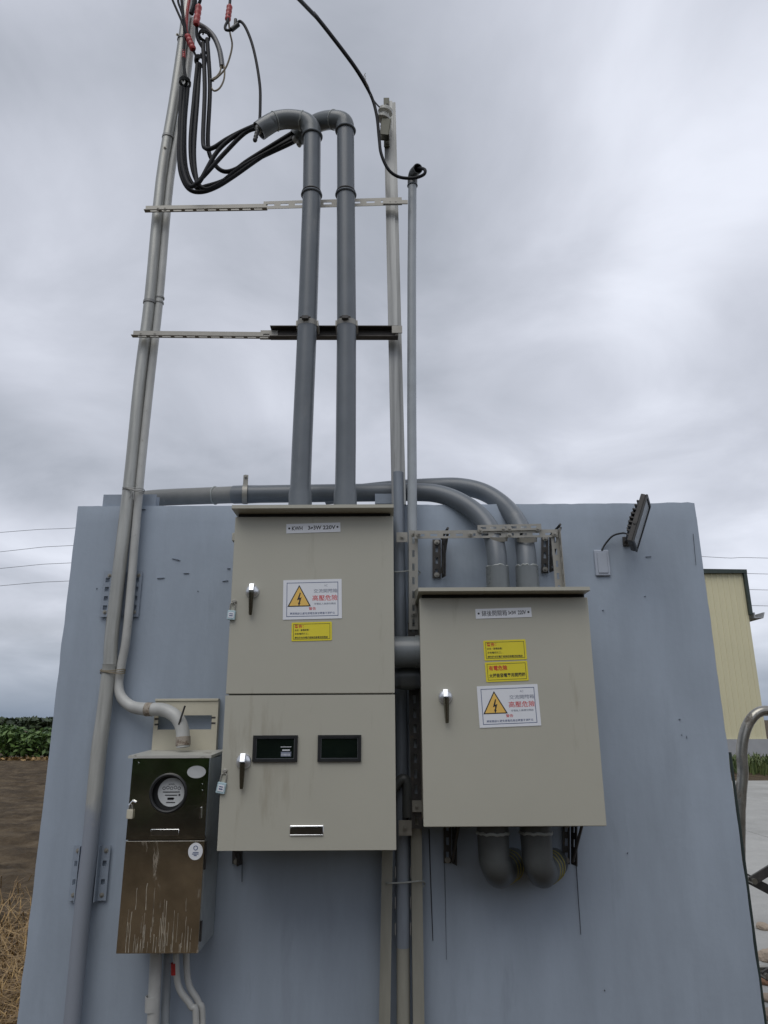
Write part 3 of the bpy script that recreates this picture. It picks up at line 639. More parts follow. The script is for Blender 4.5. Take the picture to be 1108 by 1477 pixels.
def danger_sign(parent, tl, tr, bl, Y, lab):
    M, w, h = signplane(tl, tr, bl, Y); bm = B(); plate(bm, 0, w, 0, h, 0, .0008, M, .0015); s = obj('warning_sign', bm, m_white, parent, smooth=False, label=lab)
    outline(s, M, .06*w, .94*w, .07*h, .93*h, .010*w, m_blue)
    R3 = M.to_3x3(); X, Y_ = R3 @ V((1,0,0)), R3 @ V((0,1,0))
    def tri(x0, x1, y0, y1, z, m, nm):
        bm = B(); prism(bm, [(x0,y0),(x1,y0),((x0+x1)/2,y1)], M @ V((0,0,z)), M @ V((0,0,z+.0002)), X, Y_); obj(nm, bm, m, s, smooth=False)
    tri(.075*w, .475*w, .32*h, .87*h, .0010, m_ink, 'triangle_edge'); tri(.105*w, .445*w, .345*h, .82*h, .0013, m_tri, 'warning_triangle')
    cx, cy = .275*w, .50*h; k = h*.17
    bolt_ = [(.1,1),(.28,.98),(.05,.22),(.42,.32),(.12,-.55),(.26,-.5),(-.05,-1.0),(-.22,-.42),(-.06,-.48),(.02,.0),(-.38,-.12)]
    bm = B(); prism(bm, [(cx+a*k*.85, cy+b*k) for a, b in bolt_], M @ V((0,0,.0016)), M @ V((0,0,.0018)), X, Y_); obj('lightning_mark', bm, m_ink, s, smooth=False)
    for tx, a, b, c, d, m, bo in (('AC',.70,.76,.815,.865,m_gink,.0),('交流開關箱',.52,.925,.655,.755,m_gink,.006),('高壓危險',.50,.93,.455,.60,m_rink,.008),('非電氣人員請勿開啟',.53,.90,.355,.405,m_gink,.01),('警告',.44,.56,.225,.30,m_rink,.01),('嚴禁開啟以避免感電危險並嚴重不得移位',.12,.88,.115,.175,m_blue,.012)):
        letter(s, M, tx, a*w, b*w, c*h, d*h, m, bo)
def yellow_label(parent, tl, tr, bl, Y, lines, lab):
    M, w, h = signplane(tl, tr, bl, Y); bm = B(); plate(bm, 0, w, 0, h, 0, .0006, M, .004); s = obj('warning_label', bm, m_yel, parent, smooth=False, label=lab)
    outline(s, M, .045*w, .955*w, .09*h, .91*h, .009*w, m_ink, .0007)
    for tx, a, b, c, d, m, bo in lines: letter(s, M, tx, a*w, b*w, c*h, d*h, m, bo)
Y4 = (('警告：',.075,.30,.70,.88,m_rink,.02),('此台・變電設備：',.08,.44,.53,.635,m_ink,.012),('非有電機技工，',.08,.42,.33,.435,m_ink,.012),('請勿於未斷電確認無危險電流前開啟',.08,.90,.125,.235,m_ink,.016))
Y2 = (('有電危險',.08,.52,.56,.82,m_rink,.02),('太陽能發電專用開關箱',.08,.93,.21,.42,m_ink,.02))

# ================================================================== CABINETS
def face_rect(tl, tr, bl, br, Y):
    a, b, c, d = (at(*p, Y) for p in (tl, tr, bl, br)); return (a.x+c.x)/2, (b.x+d.x)/2, (c.z+d.z)/2, (a.z+b.z)/2
def handle(parent, c, tip, Y, s=1.0, m=None):
    p = at(*c, Y); q = at(*tip, Y-.018); bm = B()
    prof = [(.0275,0),(.0275,.004),(.0262,.009),(.021,.015),(.013,.0185),(.006,.0195)]
    tube(bm, [p+V((0,-z*s,0)) for r_, z in prof], [r_*s for r_, z in prof], 28); h = obj('handle', bm, m_silver, parent)
    # head block, its face tilted up
    bm = B(); M = Matrix.Translation(p+V((0,-.018*s,.002*s))) @ Matrix.Rotation(R(-22), 4, 'X'); box(bm, -.0105*s, .0105*s, -.018*s, .004*s, -.011*s, .022*s, .003*s, 2, M); obj('handle_head', bm, m_silver, parent)
    bm = B(); top = p+V((0,-.034*s,-.006*s)); d = (q-top); vs_ = []
    for f, w_, dp in ((0,.0098*s,.013),(.1,.0102*s,.014),(.5,.0092*s,.012),(.93,.0070*s,.009),(1,.0055*s,.006)):
        cc = top+d*f; vs_.append([bm.verts.new(cc+V((a*w_, b*dp, 0))) for a, b in ((-1,.2),(-.55,-.8),(.1,-1),(1,-.35),(1,.6),(-1,.6))])
    for a, b in zip(vs_, vs_[1:]):
        for k in range(6): bm.faces.new((a[k], a[(k+1)%6], b[(k+1)%6], b[k]))
    bm.faces.new(vs_[0][::-1]); bm.faces.new(vs_[-1]); obj('lever', bm, m_lever, parent)
HOOD = .07
def rain_hood(parent, px0, px1, pyl, pyr, x0, x1, yf, yb, zt, over=HOOD):
    a, b = at(px0, (pyl+pyr)/2, yf-over), at(px1, (pyl+pyr)/2, yf-over); z = a.z
    bm = B(); poly = [(yf-over,z-.014),(yf-over,z),(yb,z+.05),(yb,z-.016),(yf-over+.003,z-.016)]
    prism(bm, poly, (a.x,0,0), (b.x,0,0), (0,1,0), (0,0,1)); return obj('rain_hood', bm, m_cab, parent, smooth=False)
def padlock(p, lab, s=1.0, tilt=.1):
    t = thing('padlock', p, lab, 'padlock', 'small padlocks on the left cabinet'); M = Matrix.Translation(p) @ Matrix.Rotation(tilt, 4, 'Y')
    bm = B(); box(bm, -.016*s, .016*s, -.008, .008, -.02*s, .018*s, .003, 2, M); b = obj('lock_body', bm, m_lock, t)
    bm = B(); tube(bm, [M @ V(q) for q in [(-.010*s,0,.016*s),(-.010*s,0,.04*s)]+[(-.010*s*math.cos(a), 0, .04*s+.010*s*math.sin(a)) for a in (PI*.25,PI*.5,PI*.75)]+[(.010*s,0,.04*s),(.010*s,0,.016*s)]], .0025, 8); obj('shackle', bm, m_zinc, t)
    bm = B(); box(bm, -.011*s, .011*s, -.0092, -.0082, -.012*s, .010*s, 0, 1, M); lb = obj('lock_label', bm, m_white, t, smooth=False)
    bm = B(); box(bm, -.007*s, .007*s, -.0099, -.0093, -.006*s, -.002*s, 0, 1, M); box(bm, -.007*s, .007*s, -.0099, -.0093, .002*s, .005*s, 0, 1, M); obj('print_mark', bm, m_blue, t, smooth=False)
Y1 = -.40
def cabinet_left():
    x0, x1, z0, z1 = face_rect((339.5,742), (567,738), (313.5,1227), (572,1226), Y1); yb = -.085; z1 = at(450, 728.5, Y1-HOOD).z-.0165
    t = thing('meter_cabinet', ((x0+x1)/2, (Y1+yb)/2, z0), 'taller beige two-door steel cabinet with meter windows, left of the pair', 'electrical cabinet')
    bm = B(); box(bm, x0+.006, x1-.006, Y1+.026, yb, z0+.004, z1, .003, 1); obj('cabinet_body', bm, m_cab, t)
    zs = at(450, 1001.5, Y1).z
    bm = B(); box(bm, x0+.012, x1-.012, Y1+.006, Y1+.0255, z0+.012, z1); obj('gasket_shade', bm, m_gap, t, smooth=False)  # door seal; its exposed top strip stands in black for shade under the hood
    bm = B(); box(bm, x0, x1, Y1, Y1+.025, zs+.0025, z1-.012, .0035, 3); up = obj('door', bm, m_cab, t)
    # lower door with real openings behind the windows
    bm = B(); Lx = x1-x0; wins = []
    for (a, b, c, d) in ((366,1061,429,1099),(459,1060,521,1098)):
        p, q = at(a, b, Y1), at(c, d, Y1); wins.append((p.x, q.x, q.z, p.z))
    zc, zb_ = zs-.0025, z0; avg0 = (wins[0][2]+wins[1][2])/2; avg1 = (wins[0][3]+wins[1][3])/2
    holed_plate(bm, Lx, zc-zb_, .014, [(w[0]-x0+.004, w[1]-x0-.004, avg0-zb_+.004, avg1-zb_-.004) for w in wins], frame((x0, Y1+.012, zb_), (1,0,0), (0,0,1)))
    ed = [e for e in bm.edges if all(v.co.y < Y1+.0005 for v in e.verts) and len(e.link_faces) == 2 and abs(e.calc_face_angle(0)) > 1]
    bmesh.ops.bevel(bm, geom=ed, offset=.003, segments=3, profile=.5, affect='EDGES'); lo = obj('door', bm, m_cab, t)
    for w, lbl in zip(wins, (True, False)):
        M = frame((w[0], Y1-.001, avg0), (1,0,0), (0,0,1)); ww, hh = w[1]-w[0], avg1-avg0
        bm = B(); holed_plate(bm, ww, hh, .010, [(.011, ww-.011, .010, hh-.010)], M)
        e2 = [e for e in bm.edges if all(v.co.y < Y1-.010 for v in e.verts) and len(e.link_faces) == 2 and e.calc_face_angle(0) > 1]; bmesh.ops.bevel(bm, geom=e2, offset=.003, segments=2, affect='EDGES')
        fr = obj('window_frame', bm, m_black, t)
        bm = B(); holed_plate(bm, ww-.024, hh-.022, .0015, [(.0018, ww-.0258, .0018, hh-.0238)], M @ Matrix.Translation((.012, .011, .0045))); obj('window_bead', bm, m_greycab, fr, smooth=False)
        bm = B(); box(bm, .0115, ww-.0115, .0105, hh-.0105, -.001, .0035, 0, 1, M); obj('pane', bm, m_glass, fr, smooth=False)
        if lbl:
            bm = B(); box(bm, ww*.63, ww*.86, hh*.20, hh*.38, .0037, .0045, 0, 1, M); lb = obj('serial_label', bm, m_gink, fr, smooth=False)
            bm = B()
            for k in range(7): box(bm, ww*(.65+.028*k), ww*(.65+.028*k)+.0018, hh*.23, hh*.31, .0047, .0052, 0, 1, M)
            box(bm, ww*.66, ww*.83, hh*.42, hh*.46, .0037, .0045, 0, 1, M)
            box(bm, ww*.62, ww*.86, hh*.55, hh*.57, .0037, .0045, 0, 1, M); obj('print_mark', bm, m_white, fr, smooth=False)
    rain_hood(t, 334.5, 568, 731, 726, x0, x1, Y1, yb, z1)
    handle(up, (364.5,853), (361,887), Y1); handle(lo, (352,1098), (348,1138), Y1, 1.05)
    for (px, py) in ((338.5,868),(325,1112)):
        bm = B(); c = at(px, py, Y1); tube(bm, [c, c+V((0,-.006,0)), c+V((0,-.010,0))], [.009,.009,.005], 16); obj('lock_knob', bm, m_zinc, t)
    bm = B(); p, q = at(418.5,1190.5,Y1), at(466.5,1205.5,Y1); box(bm, p.x, q.x, Y1-.004, Y1, q.z, p.z, .0015, 1); cp = obj('latch_plate', bm, m_chrome, t)
    bm = B(); box(bm, p.x, q.x, Y1-.010, Y1-.0042, p.z-.006, p.z-.001, .002, 1); box(bm, p.x, q.x, Y1-.0075, Y1-.0042, q.z+.001, q.z+.006, .002, 1); obj('plate_lip', bm, m_chrome, cp)
    c = at(337, 776, Y1+.05); bm = B(); box(bm, x0-.014, x0+.004, Y1+.02, Y1+.07, c.z-.02, c.z+.016, .003, 1); obj('hinge_tab', bm, m_cab, t)
    nameplate(t, (413,756), (491,753.5), (413,769.5), Y1-.0012, (('KWH',.105,.30,.30,.72),('3ø3W',.40,.65,.28,.74),('220V',.675,.91,.30,.72)), 'white nameplate with black lettering')
    danger_sign(t, (408.5,837), (492.5,835), (408,894), Y1-.0012, 'white high voltage warning sign with amber triangle')
    yellow_label(t, (420,898), (478,896.5), (420.5,925), Y1-.0012, Y4, 'yellow warning label below the white sign')
    p = at(334, 887, Y1-.006); padlock(p, 'small pale blue padlock by the upper handle of the left cabinet', 1.0, .08); p = at(319.5, 1136, Y1-.006); padlock(p, 'small pale blue padlock by the lower handle of the left cabinet', 1.05, .18)
    return x0, x1, z0, z1, yb
CL = cabinet_left()
Y2f = -.385
def cabinet_right():
    x0, x1, z0, z1 = face_rect((605.5,859), (847,857), (610.5,1193), (876,1192), Y2f); yb = -.085; z1 = at(727, 847.5, Y2f-HOOD).z-.0165
    t = thing('switch_cabinet', ((x0+x1)/2, (Y2f+yb)/2, z0), 'shorter beige single-door steel cabinet on the right, fed by pipes above and below', 'electrical cabinet')
    bm = B(); box(bm, x0+.006, x1-.006, Y2f+.026, yb, z0+.004, z1, .003, 1); obj('cabinet_body', bm, m_cab, t)
    bm = B(); box(bm, x0+.012, x1-.012, Y2f+.006, Y2f+.0255, z0+.012, z1); obj('gasket_shade', bm, m_gap, t, smooth=False)  # seal reaching above the door as a dark strip for the hood's shade
    bm = B(); box(bm, x0, x1, Y2f, Y2f+.025, z0, z1-.012, .0035, 3); d = obj('door', bm, m_cab, t)
    rain_hood(t, 603.5, 851, 849, 846, x0, x1, Y2f, yb, z1)
    handle(d, (642.5,1005), (645,1043), Y2f)
    nameplate(t, (686.5,878.5), (767,876), (686.5,892.5), Y2f-.0012, (('錶後開關箱',.11,.56,.22,.80),('3ø3W',.585,.725,.30,.70),('220V',.755,.90,.30,.72)), 'white nameplate with black lettering')
    yellow_label(t, (697,924), (758,922), (699,953), Y2f-.0012, Y4, 'upper yellow warning label with four lines'); yellow_label(t, (699.5,955.5), (760.5,953), (701.5,984), Y2f-.0012, Y2, 'lower yellow warning label with two lines')
    danger_sign(t, (688,990), (775.5,986.5), (692,1050), Y2f-.0012, 'white high voltage warning sign with amber triangle')
    return x0, x1, z0, z1, yb
CR = cabinet_right()

# ---- pipe stub joining the cabinets, and clutter between them
def between():
    c = at(589, 940, -.30); x0, x1 = CL[1]-.004, CR[0]+.004; r = rad(589, 940, -.30, 44)
    t = thing('pipe_stub', (c.x, c.y, c.z-r), 'fat dark grey pipe stub joining the two beige cabinets side to side', 'pipe')
    bm = B(); tube(bm, [(x0,c.y,c.z),(x1,c.y,c.z)], r, 32); obj('stub_body', bm, m_fit, t)
    bm = B(); tube(bm, [(x1-.02,c.y,c.z),(x1-.002,c.y,c.z)], r*1.06, 32); obj('collar', bm, m_fit, t)
    c2 = at(589, 976, -.2); t = thing('pipe_stub', (c2.x, c2.y, c2.z), 'lower, darker pipe stub between the cabinets beneath the fat one', 'pipe')
    bm = B(); tube(bm, [(x0,c2.y,c2.z),(x1,c2.y,c2.z)], r*.8, 28); obj('stub_body', bm, m_pvc, t)
    bm = B(); tube(bm, [(x0+.03,c2.y,c2.z),(x1-.02,c2.y,c2.z)], r*.88, 28); obj('collar', bm, m_fit, t)
    E = spline([at(568,1137,-.11), at(577,1126,-.11), at(584,1124,-.11), at(588,1132,-.11), at(588,1150,-.11), at(588,1178,-.105)], 5)
    bm = B(); tube(bm, E, .021, 20); obj('elbow_pipe', bm, m_fitd, label='small grey elbow pipe leaving the left cabinet between the two cabinets', cat='pipe')
    # upright slotted angle beside the right cabinet
    y = -.13; a, m1, b = at(590, 908, y), at(590, 765, y), at(595, 1196, y)
    t = thing('slotted_upright', b, 'upright slotted steel bar between the cabinets with bolts at its joints', 'slotted bar')
    w = rad(597, 840, y, 13)*2
    bm = B(); slotted_angle(bm, a, m1, (1,0,0), w, 0, pitch=.062, sl=.032); obj('slotted_bar', bm, m_zinc, t, smooth=False)
    bm = B(); slotted_angle(bm, b+V((-.004,.006,0)), a+V((-.004,.006,.03)), (1,0,0), w*1.1, 0, pitch=.06, sl=.034, sw=.013); obj('slotted_bar', bm, m_dark, t, smooth=False, label='dark lower slotted bar')
    bm = B(); box(bm, at(572,0,y).x+.02, a.x+w+.01, y-.012, y-.008, a.z-.01, a.z+.035); 
    bm.free()
    for (x, yy) in ((597,885),(597,770),(601,1163)): bolt(t, at(x, yy, y-.006), .009)
    for (u, v, x2, y2, lab) in ((572,768,588,782,'small steel tab joining the post to the horizontal slotted bar'),(575,1183,594,1205,'lower steel tab bolted between the cabinets at their bottom corners')):
        p, q = at(u, v, -.125), at(x2, y2, -.125); bm = B(); box(bm, p.x, q.x, -.128, -.124, q.z, p.z); tt = obj('joint_tab', bm, m_zinc, smooth=False, label=lab, cat='bracket'); bolt(tt, ((p.x+q.x)/2, -.129, (p.z+q.z)/2), .009)
    p = at(604, 1163, -.14); bm = B(); box(bm, p.x-.026, p.x+.022, -.1375, -.1335, p.z-.022, p.z+.022); obj('joint_plate', bm, m_zinc, t, smooth=False)
    # thin wire loops
    for (yy, x0_, x1_, lab) in ((1273,557,613,'thin pale wire tied round the three uprights below the cabinets'),(824,566,606,'thin wire tied round the painted pipe between the cabinets')):
        yw = -.10; bm = B(); tube(bm, spline([at(x0_,yy,-.06), at(x0_+3,yy+1,yw), at((x0_+x1_)/2,yy,yw), at(x1_-6,yy-2,yw), at(x1_,yy+2,-.06), at(x1_-4,yy+7,-.08)], 4), .003, 6); obj('wire_tie', bm, m_glue, label=lab, cat='wire tie')
    # strips below the left cabinet running to the ground
    def strip(top, bot, wt, wb, yy, dep, m, nm, lab):
        tl, bl = at(*top, yy), at(*bot, yy); e = bl+(bl-tl)*((bl.z+.05)/(tl.z-bl.z)); w0 = rad(*top, yy, wt)*2; w1 = rad(*bot, yy, wb)*2
        poly = [(0,0),(w0,0),(w0,dep),(w0-.004,dep),(w0-.004,.004),(.004,.004),(.004,dep),(0,dep)]
        bm = B(); prism(bm, poly, tl+V((0,0,.1)), e, (1,0,0), (0,1,0)); return obj(nm, bm, m, smooth=False, label=lab, cat='steel channel')
    strip((552,1229), (547,1477), 15.5, 17, -.085, .05, m_shadep, 'steel_channel', 'leaning galvanised channel left of the tan-footed pipe below the left cabinet')
    strip((593,1205), (596,1477), 15.5, 18, -.085, .05, m_shadep, 'steel_channel', 'weathered upright channel right of the tan-footed pipe below the cabinets')
between()

# ---- slotted frame above the right cabinet, wall brackets
def bracketry():
    y = -.175
    a, b = at(598, 777, y), at(805, 775, y)
    t = thing('pipe_support', b, 'pale slotted bar frame above the right cabinet holding the two bent pipes', 'bracket frame')
    w = rad(700, 770, y, 11)*2
    bm = B(); slotted_angle(bm, a, b, (0,0,1), w, .03, at_top=True, fl=-1, pitch=.057, sl=.031, sw=.011, mid=w*.45); obj('slotted_bar', bm, m_zinc, t, smooth=False)
    c, d = at(689, 766.5, y-.008), at(781, 764.5, y-.008)
    bm = B(); slotted_angle(bm, c+V((0,-.002,0)), d+V((0,-.002,0)), (0,0,1), rad(730,762,y,9)*2, 0, pitch=.045, sl=.025, sw=.010); obj('slotted_bar', bm, m_zinc, t, smooth=False)
    e, f = at(802, 858, y+.004), at(794, 764, y+.004)
    bm = B(); slotted_angle(bm, e, f, (1,0,0), rad(803,810,y,11)*2, .035, at_top=True, fl=-1, pitch=.055, sl=.028); obj('slotted_bar', bm, m_zinc, t, smooth=False)
    for (x, yy) in ((679,770),(735,772),(693,765),(726,763),(735,763),(776,763),(604,770),(800,770)): bolt(t, at(x, yy, y-.012), .0085)
    for nm, (x, yy) in (('pipe_strap',(717.5,777)),('pipe_strap',(760,778))):
        cc = at(x, yy, -.15); bm = B(); band(bm, cc, V((0,-.35,1)), .0425, .0455, .02); obj(nm, bm, m_zinc, t)
    # triangulated wall brackets: slotted arm pairs running from wall to cabinet
    def wallbr(x, y0, y1, wpx, dx, lab, m=m_dark, depth=.16):
        tl, bl = at(x, y0, -.010), at(x, y1, -.010); t = thing('wall_bracket', bl, lab, 'bracket', 'dark slotted brackets behind the right cabinet')
        w = rad(x, y0, -.01, wpx)*2; L = (tl-bl).length
        bm = B(); slotted_angle(bm, bl, tl, (1,0,0), w*.5, 0, T=.004, pitch=.055, sl=.03, sw=.012); obj('wall_leaf', bm, m, t, smooth=False)
        bm = B(); q0 = bl+V((w*.5+.003,-.004,0)); M = frame(q0, tl-bl, V((dx*.25,-1,0))); 
        hs = slots_for(L, .045, .055, .03, .012); holed_plate(bm, L, .05, .004, [(h[0],h[1],.02,.033) for h in hs], M); obj('side_leaf', bm, m, t, smooth=False)
        bm = B(); tube(bm, [tl+V((w*.5,-.05,-.01)), tl+V((w*.5+dx*.02,-depth,.012))], .006, 6); tube(bm, [bl+V((w*.5,-.05,.015)), tl+V((w*.5+dx*.02,-depth,.0))], .006, 6); obj('brace', bm, m, t)
        for f in (.08, .92): bolt(t, bl+V((w*.25,-.006,0))+(tl-bl)*f, .009)
    wallbr(624, 778, 834, 24, 1, 'dark slotted wall bracket above the right cabinet, left of its bent pipes')
    wallbr(781, 773, 826, 20, 1, 'dark slotted wall bracket above the right cabinet, right of its bent pipes')
    wallbr(640, 1185, 1245, 22, 1, 'dark slotted wall bracket under the right cabinet, left of the elbows', depth=.12)
    wallbr(812, 1185, 1246, 20, 1, 'dark slotted wall bracket under the right cabinet, right of the elbows', depth=.12)
    wallbr(335, 1205, 1246, 26, -1, 'dark slotted wall bracket peeping out under the left cabinet', depth=.12)
bracketry()

# ---- elbows under the right cabinet
def elbows():
    for x, lab in ((711,'left of two fat grey elbow pipes under the right cabinet'), (773,'right of two fat grey elbow pipes under the right cabinet')):
        y0 = -.235; c = at(x, 1200, y0); r = rad(x, 1225, y0, 44); zt = CR[2]+.02
        t = thing('elbow_pipe', (c.x, y0, c.z-.2), lab, 'pipe', 'elbow pipes under the right cabinet')
        zb = at(x, 1252, y0).z
        E = [V((c.x,y0,zt)), V((c.x,y0,zt-.06)), V((c.x,y0,zb+.03))]
        for k in range(1, 9):
            a = PI/2*k/8; q = r*1.05; E.append(V((c.x+.006*k*.6, y0+q*(1-math.cos(a)), zb+.03-q*math.sin(a)*.85)))
        last = E[-1]; E += [last+V((.03,.06,0)), V((last.x+.085, .01, last.z))]
        bm = B(); tube(bm, E, [r*1.04,r*1.04]+[r]*(len(E)-2), 28); el = obj('elbow_body', bm, m_fitd, t)
        bm = B(); ring(bm, V((c.x,y0,zt-.06)), (0,0,1), r*1.02, .006, jit=.003); obj('glue_seam', bm, m_glue, t)
        for k in range(3):
            bm = B(); p = last+V((.022+.018*k, .044+.036*k, 0)); ring(bm, p, V((.45,.9,0)), r*1.0, .0019, jit=.003); obj('tape_ring', bm, m_tape, t)
elbows()

# ================================================================== STEEL METER BOX
def meter_box():
    Yf = -.275; x0, x1, z0, z1 = face_rect((190,1094), (301.5,1094), (169,1377), (286.5,1374), Yf); yb = -.02; zs = at(235, 1212, Yf).z
    t = thing('meter_box', ((x0+x1)/2, (Yf+yb)/2, z0), 'polished stainless meter box with round dial window and dirt streaks, far left', 'meter box')
    bm = B(); holed_plate(bm, x1-x0, z1-z0, .004, [], frame((x0,yb,z0), (1,0,0), (0,0,1)))
    for (a, b, c, d) in ((x0,x0+.004,z0,z1),(x1-.004,x1,z0,z1),(x0+.0042,x1-.0042,z0,z0+.004)): box(bm, a, b, Yf+.022, yb-.0045, c, d, .001, 1)
    obj('box_shell', bm, MATS['box_side'], t, smooth=False)
    # top cap with overhang
    a, b = at(184, 1090, Yf-.02), at(307, 1090, Yf-.02); bm = B(); prism(bm, [(Yf-.022,a.z-.010),(Yf-.022,a.z),(yb,a.z+.012),(yb,a.z+.002),(Yf-.002,a.z-.010)], (x0-.012,0,0), (x1+.012,0,0), (0,1,0), (0,0,1)); obj('top_cap', bm, MATS['cap'], t, smooth=False)
    bm = B(); box(bm, x0+.01, x1-.01, Yf+.02, Yf+.03, z1-.004, a.z-.004); obj('header_strip', bm, m_dark, t, smooth=False)
    # upper door with a round opening
    c = at(243, 1144, Yf); rr = rad(243, 1144, Yf, 49); bm = B(); angs = sorted({2*PI*k/48 for k in range(48)} | {math.atan2(z-c.z, x-c.x) % (2*PI) for x in (x0, x1) for z in (zs+.002, z1)})
    def edge(an):
        dx, dz = math.cos(an), math.sin(an); tt = 1e9
        if dx > 1e-9: tt = min(tt, (x1-c.x)/dx)
        if dx < -1e-9: tt = min(tt, (x0-c.x)/dx)
        if dz > 1e-9: tt = min(tt, (z1-c.z)/dz)
        if dz < -1e-9: tt = min(tt, (zs+.002-c.z)/dz)
        return (c.x+dx*tt, c.z+dz*tt)
    L4 = [[], [], [], []]
    for an in angs:
        ex, ez = edge(an); ix, iz = c.x+rr*math.cos(an), c.z+rr*math.sin(an)
        for q, (x, y, z) in zip(L4, ((ex,Yf+.02,ez),(ex,Yf,ez),(ix,Yf,iz),(ix,Yf+.014,iz))): q.append(bm.verts.new((x,y,z)))
    n = len(angs)
    for q, p in zip(L4, L4[1:]):
        for k in range(n): bm.faces.new((q[k], q[(k+1)%n], p[(k+1)%n], p[k]))
    up = obj('upper_door', bm, m_mirror, t)
    bm = B(); ring(bm, c+V((0,-.002,0)), (0,1,0), rr+.002, .006, 48, 8); bz = obj('window_bezel', bm, m_black, t)
    bm = B(); box(bm, x0, x1, Yf, Yf+.02, z0, zs-.002, .002, 2); lo = obj('lower_door', bm, MATS['mirror_streaked'], t)
    p, q = at(218,1196,Yf), at(258,1205,Yf); bm = B(); box(bm, p.x, q.x, Yf-.004, Yf-.0005, q.z, p.z, .001, 1); obj('latch_plate', bm, m_chrome, up)
    for (cx, cy, wx, wy, nm, m, lab) in ((283.5,1113.5,13.5,8.5,'oval_sticker',m_dial,'oval grey sticker'), (282,1228,10.5,11.5,'round_sticker',m_white,'round white sticker with blue print')):
        pc = at(cx, cy, Yf-.0012); rx, rz = rad(cx, cy, Yf, wx*2), rad(cx, cy, Yf, wy*2); bm = B(); prism(bm, [(math.cos(2*PI*k/32)*rx, math.sin(2*PI*k/32)*rz) for k in range(32)], pc, pc+V((0,.001,0)), (1,0,0), (0,0,1)); s = obj(nm, bm, m, up if cy < 1200 else lo, smooth=False, label=lab)
        if cy > 1200:
            bm = B()
            for (dx, dz, hw, hh) in ((0,-.3,.45,.05),(.05,-.12,.4,.04),(0,-.48,.2,.05)): box(bm, pc.x+rx*(dx-hw), pc.x+rx*(dx+hw), pc.y-.0006, pc.y-.0001, pc.z+rz*(dz-hh), pc.z+rz*(dz+hh))
            ring(bm, pc+V((0,-.0004,rz*.4)), (0,1,0), rx*.26, rx*.05, 20, 4); obj('print_mark', bm, m_blue, t, smooth=False)
    vts, fs = [], []; sr = random.Random(3)
    for k in range(52):
        x = x0+.012+(x1-x0-.024)*sr.random(); zt_ = z0+(zs-z0)*min(.95, abs(sr.gauss(.12, .22))+.06); ln = sr.uniform(.03, .16); w_ = sr.uniform(.0003, .0010); n_ = 7; zt_ = max(zt_, z0+.03)
        for q in range(n_+1):
            zz = max(zt_-ln*q/n_, z0+.004); ww = w_*(.5+sr.random())*(1.5 if q == n_ else 1); dx = .002*noise.noise(V((x*90, zz*30, k))); b_ = len(vts)
            vts += [(x+dx-ww, Yf-.0007, zz), (x+dx+ww, Yf-.0007, zz)]
            if q: fs.append((b_-2, b_-1, b_+1, b_))
    bm = B(); vs_ = [bm.verts.new(v) for v in vts]
    for f in fs: bm.faces.new([vs_[i] for i in f])
    ex = bmesh.ops.extrude_face_region(bm, geom=bm.faces[:]); bmesh.ops.translate(bm, verts=[v for v in ex['geom'] if isinstance(v, bmesh.types.BMVert)], vec=(0,.0005,0))
    obj('mud_streaks', bm, MATS['lime'], t, smooth=False, kind='stuff')
    # hinges, hasp, knobs
    for (px, py) in ((291,1132),(291,1141),(199,1101)):
        bm = B(); pc = at(px, py, Yf); tube(bm, [pc, pc+V((0,-.004,0))], .005, 10); obj('rivet', bm, m_chrome, up)
    pc = at(290.5, 1172, Yf); bm = B(); box(bm, pc.x-.004, pc.x+.004, Yf-.008, Yf-.001, pc.z-.020, pc.z+.020, .002, 1); obj('hasp', bm, m_chrome, up)
    pc = at(192, 1160, Yf-.004); bm = B(); tube(bm, [pc+V((-.014,0,-.004)), pc+V((0,-.004,.012)), pc+V((.01,0,.006))], .005, 8); tube(bm, [pc+V((-.012,-.002,-.03)), pc+V((-.006,-.002,.004))], .002, 6); obj('latch', bm, m_chrome, up)
    for (z_, h_) in ((at(290,1235,Yf).z,.05),(at(290,1345,Yf).z,.035)):
        bm = B(); box(bm, x1+.0005, x1+.005, Yf+.015, Yf+.026, z_-h_, z_+h_, .001, 1); obj('hinge', bm, m_dark, t, smooth=False)
    p = at(187.5, 1174, Yf-.008); pt = thing('padlock', p, 'tiny cream tag padlock on the left edge of the stainless meter box', 'padlock'); bm = B(); box(bm, p.x-.012, p.x+.012, p.y-.005, p.y+.004, p.z-.018, p.z+.016, .002, 1, None); obj('lock_body', bm, m_cream, pt)
    bm = B(); tube(bm, spline([p+V((-.006,0,.015)), p+V((-.004,0,.032)), p+V((.004,0,.034)), p+V((.008,0,.015))], 4), .002, 6); obj('shackle', bm, m_zinc, pt)
    # the meter behind the window
    mt = thing('electricity_meter', (c.x, Yf+.06, c.z-rr), 'round electricity meter with pale dial behind the meter box window', 'meter'); yd = Yf+.022
    bm = B(); tube(bm, [(c.x,yd+.0015,c.z),(c.x,yd+.07,c.z)], rr*1.05, 40); obj('meter_case', bm, m_black, mt)
    dr = rr*.80; cc = V((c.x+rr*.08, yd, c.z+rr*.02)); bm = B(); tube(bm, [cc, cc+V((0,.001,0))], dr, 40); fc = obj('dial_face', bm, m_dial, mt, smooth=False)
    bm = B()
    for k in range(5): ring(bm, cc+V((dr*(-.56+.28*k),-.0006,dr*(.28+.05*(k%2)))), (0,1,0), dr*.10, dr*.018, 16, 4)
    for (zz, hw) in ((.02,.62),(-.42,.25),(-.70,.32),(-.20,.45)): box(bm, cc.x-dr*hw, cc.x+dr*hw, cc.y-.0012, cc.y-.0004, cc.z+dr*(zz-.03), cc.z+dr*(zz+.03))
